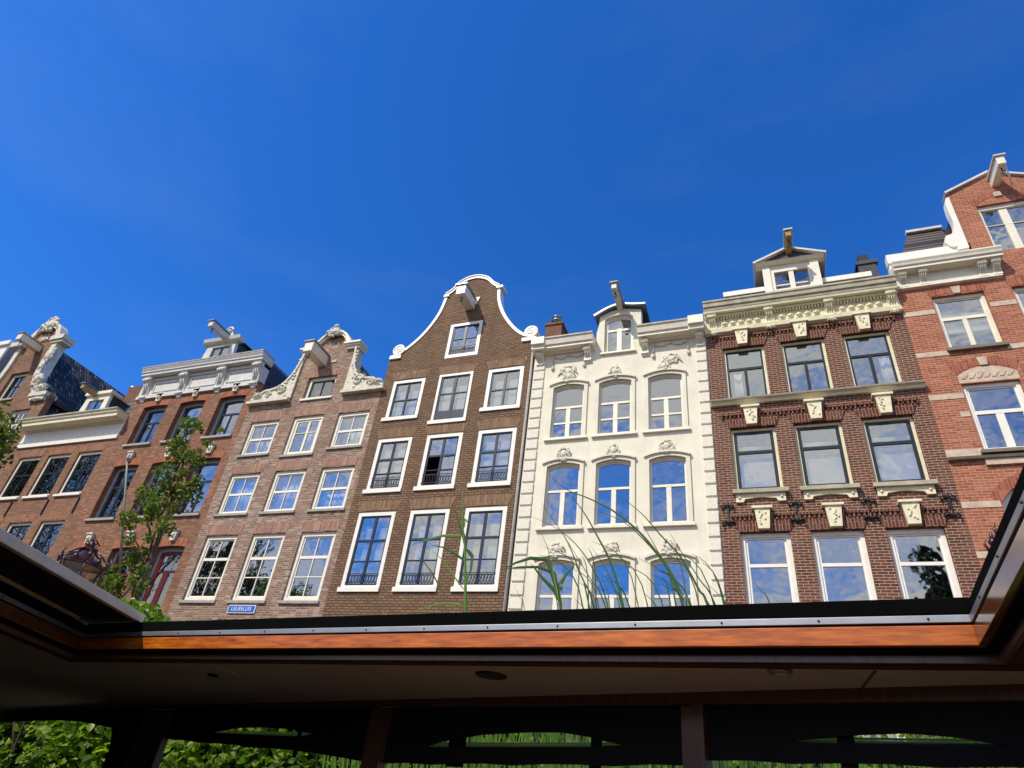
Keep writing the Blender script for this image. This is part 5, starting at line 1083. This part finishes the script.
# fair weather clouds: a bank behind the viewer (mirrored in the panes) and a few faint wisps ahead
tc = N(nt, 'ShaderNodeTexCoord'); mp = N(nt, 'ShaderNodeMapping'); mp.inputs['Scale'].default_value = (1, 1, 2.2); L(tc.outputs['Generated'], mp.inputs[0])
no = N(nt, 'ShaderNodeTexNoise', Scale=3.1, Detail=9.0, Roughness=.58, Distortion=.3); L(mp.outputs[0], no.inputs['Vector'])
sp = N(nt, 'ShaderNodeSeparateXYZ'); L(tc.outputs['Generated'], sp.inputs[0])
back = N(nt, 'ShaderNodeMapRange'); back.inputs['From Min'].default_value = .15; back.inputs['From Max'].default_value = -.35; back.inputs['To Min'].default_value = -.26; back.inputs['To Max'].default_value = .09; L(sp.outputs[1], back.inputs['Value'])
low = N(nt, 'ShaderNodeMapRange'); low.inputs['From Min'].default_value = .6; low.inputs['From Max'].default_value = .2; low.inputs['To Max'].default_value = .07; L(sp.outputs[2], low.inputs['Value'])
bl = N(nt, 'ShaderNodeMath', operation='ADD'); L(back.outputs[0], bl.inputs[0]); L(low.outputs[0], bl.inputs[1])
ad = N(nt, 'ShaderNodeMath', operation='ADD'); L(no.outputs['Fac'], ad.inputs[0]); L(bl.outputs[0], ad.inputs[1])
cr = N(nt, 'ShaderNodeMapRange'); cr.inputs['From Min'].default_value = .50; cr.inputs['From Max'].default_value = .68; L(ad.outputs[0], cr.inputs['Value'])
mx = mixcol(nt, cr.outputs[0], hs.outputs[0], (8.2, 8.4, 8.8, 1)); mp2 = N(nt, 'ShaderNodeMapping'); mp2.inputs['Scale'].default_value = (.8, .8, 2.6); mp2.inputs['Rotation'].default_value = (.4, .5, 0); L(tc.outputs['Generated'], mp2.inputs[0])
n3 = N(nt, 'ShaderNodeTexNoise', Scale=2.0, Detail=6.0, Roughness=.6); L(mp2.outputs[0], n3.inputs['Vector'])
r3 = N(nt, 'ShaderNodeMapRange'); r3.inputs['From Min'].default_value = .48; r3.inputs['From Max'].default_value = .75; r3.inputs['To Max'].default_value = .045; L(n3.outputs['Fac'], r3.inputs['Value'])
mx = mixcol(nt, r3.outputs[0], mx, (5.5, 6.4, 7.6, 1)); L(mx, bg.inputs['Color']); bg.inputs['Strength'].default_value = .1

cam = bpy.data.cameras.new('camera'); co = bpy.data.objects.new('camera', cam); col.objects.link(co); sc.camera = co
cam.sensor_width = 36; cam.lens = 652.96/1024*36; cam.clip_start = .02; cam.clip_end = 3000
yaw, pitch, roll = R(-23.69982185), R(34.34721912), R(7.43168324)
fwd = Vector((math.sin(yaw)*math.cos(pitch), math.cos(yaw)*math.cos(pitch), math.sin(pitch))); rt_ = Vector((math.cos(yaw), -math.sin(yaw), 0)); up = rt_.cross(fwd)
r2 = rt_*math.cos(roll)+up*math.sin(roll); u2 = -rt_*math.sin(roll)+up*math.cos(roll)
co.matrix_world = Matrix(((r2[0], u2[0], -fwd[0], 0), (r2[1], u2[1], -fwd[1], 0), (r2[2], u2[2], -fwd[2], 0), (0, 0, 0, 1)))
sc.render.engine = 'CYCLES'
sc.view_settings.view_transform = 'Standard'; sc.view_settings.look = 'None'; sc.view_settings.gamma = 1; sc.view_settings.exposure = 0.22
sc.cycles.max_bounces = 8; sc.cycles.transparent_max_bounces = 12; sc.cycles.caustics_reflective = False; sc.cycles.caustics_refractive = False
# recompute outward normals
import bmesh
for o in bpy.data.objects:
    if o.type == 'MESH' and o.name.split('.')[0] not in ('crown', 'foliage', 'leaf', 'blade', 'waterside_grass', 'ground', 'canal_water'):
        bm = bmesh.new(); bm.from_mesh(o.data); bmesh.ops.recalc_face_normals(bm, faces=bm.faces); bm.to_mesh(o.data); bm.free()
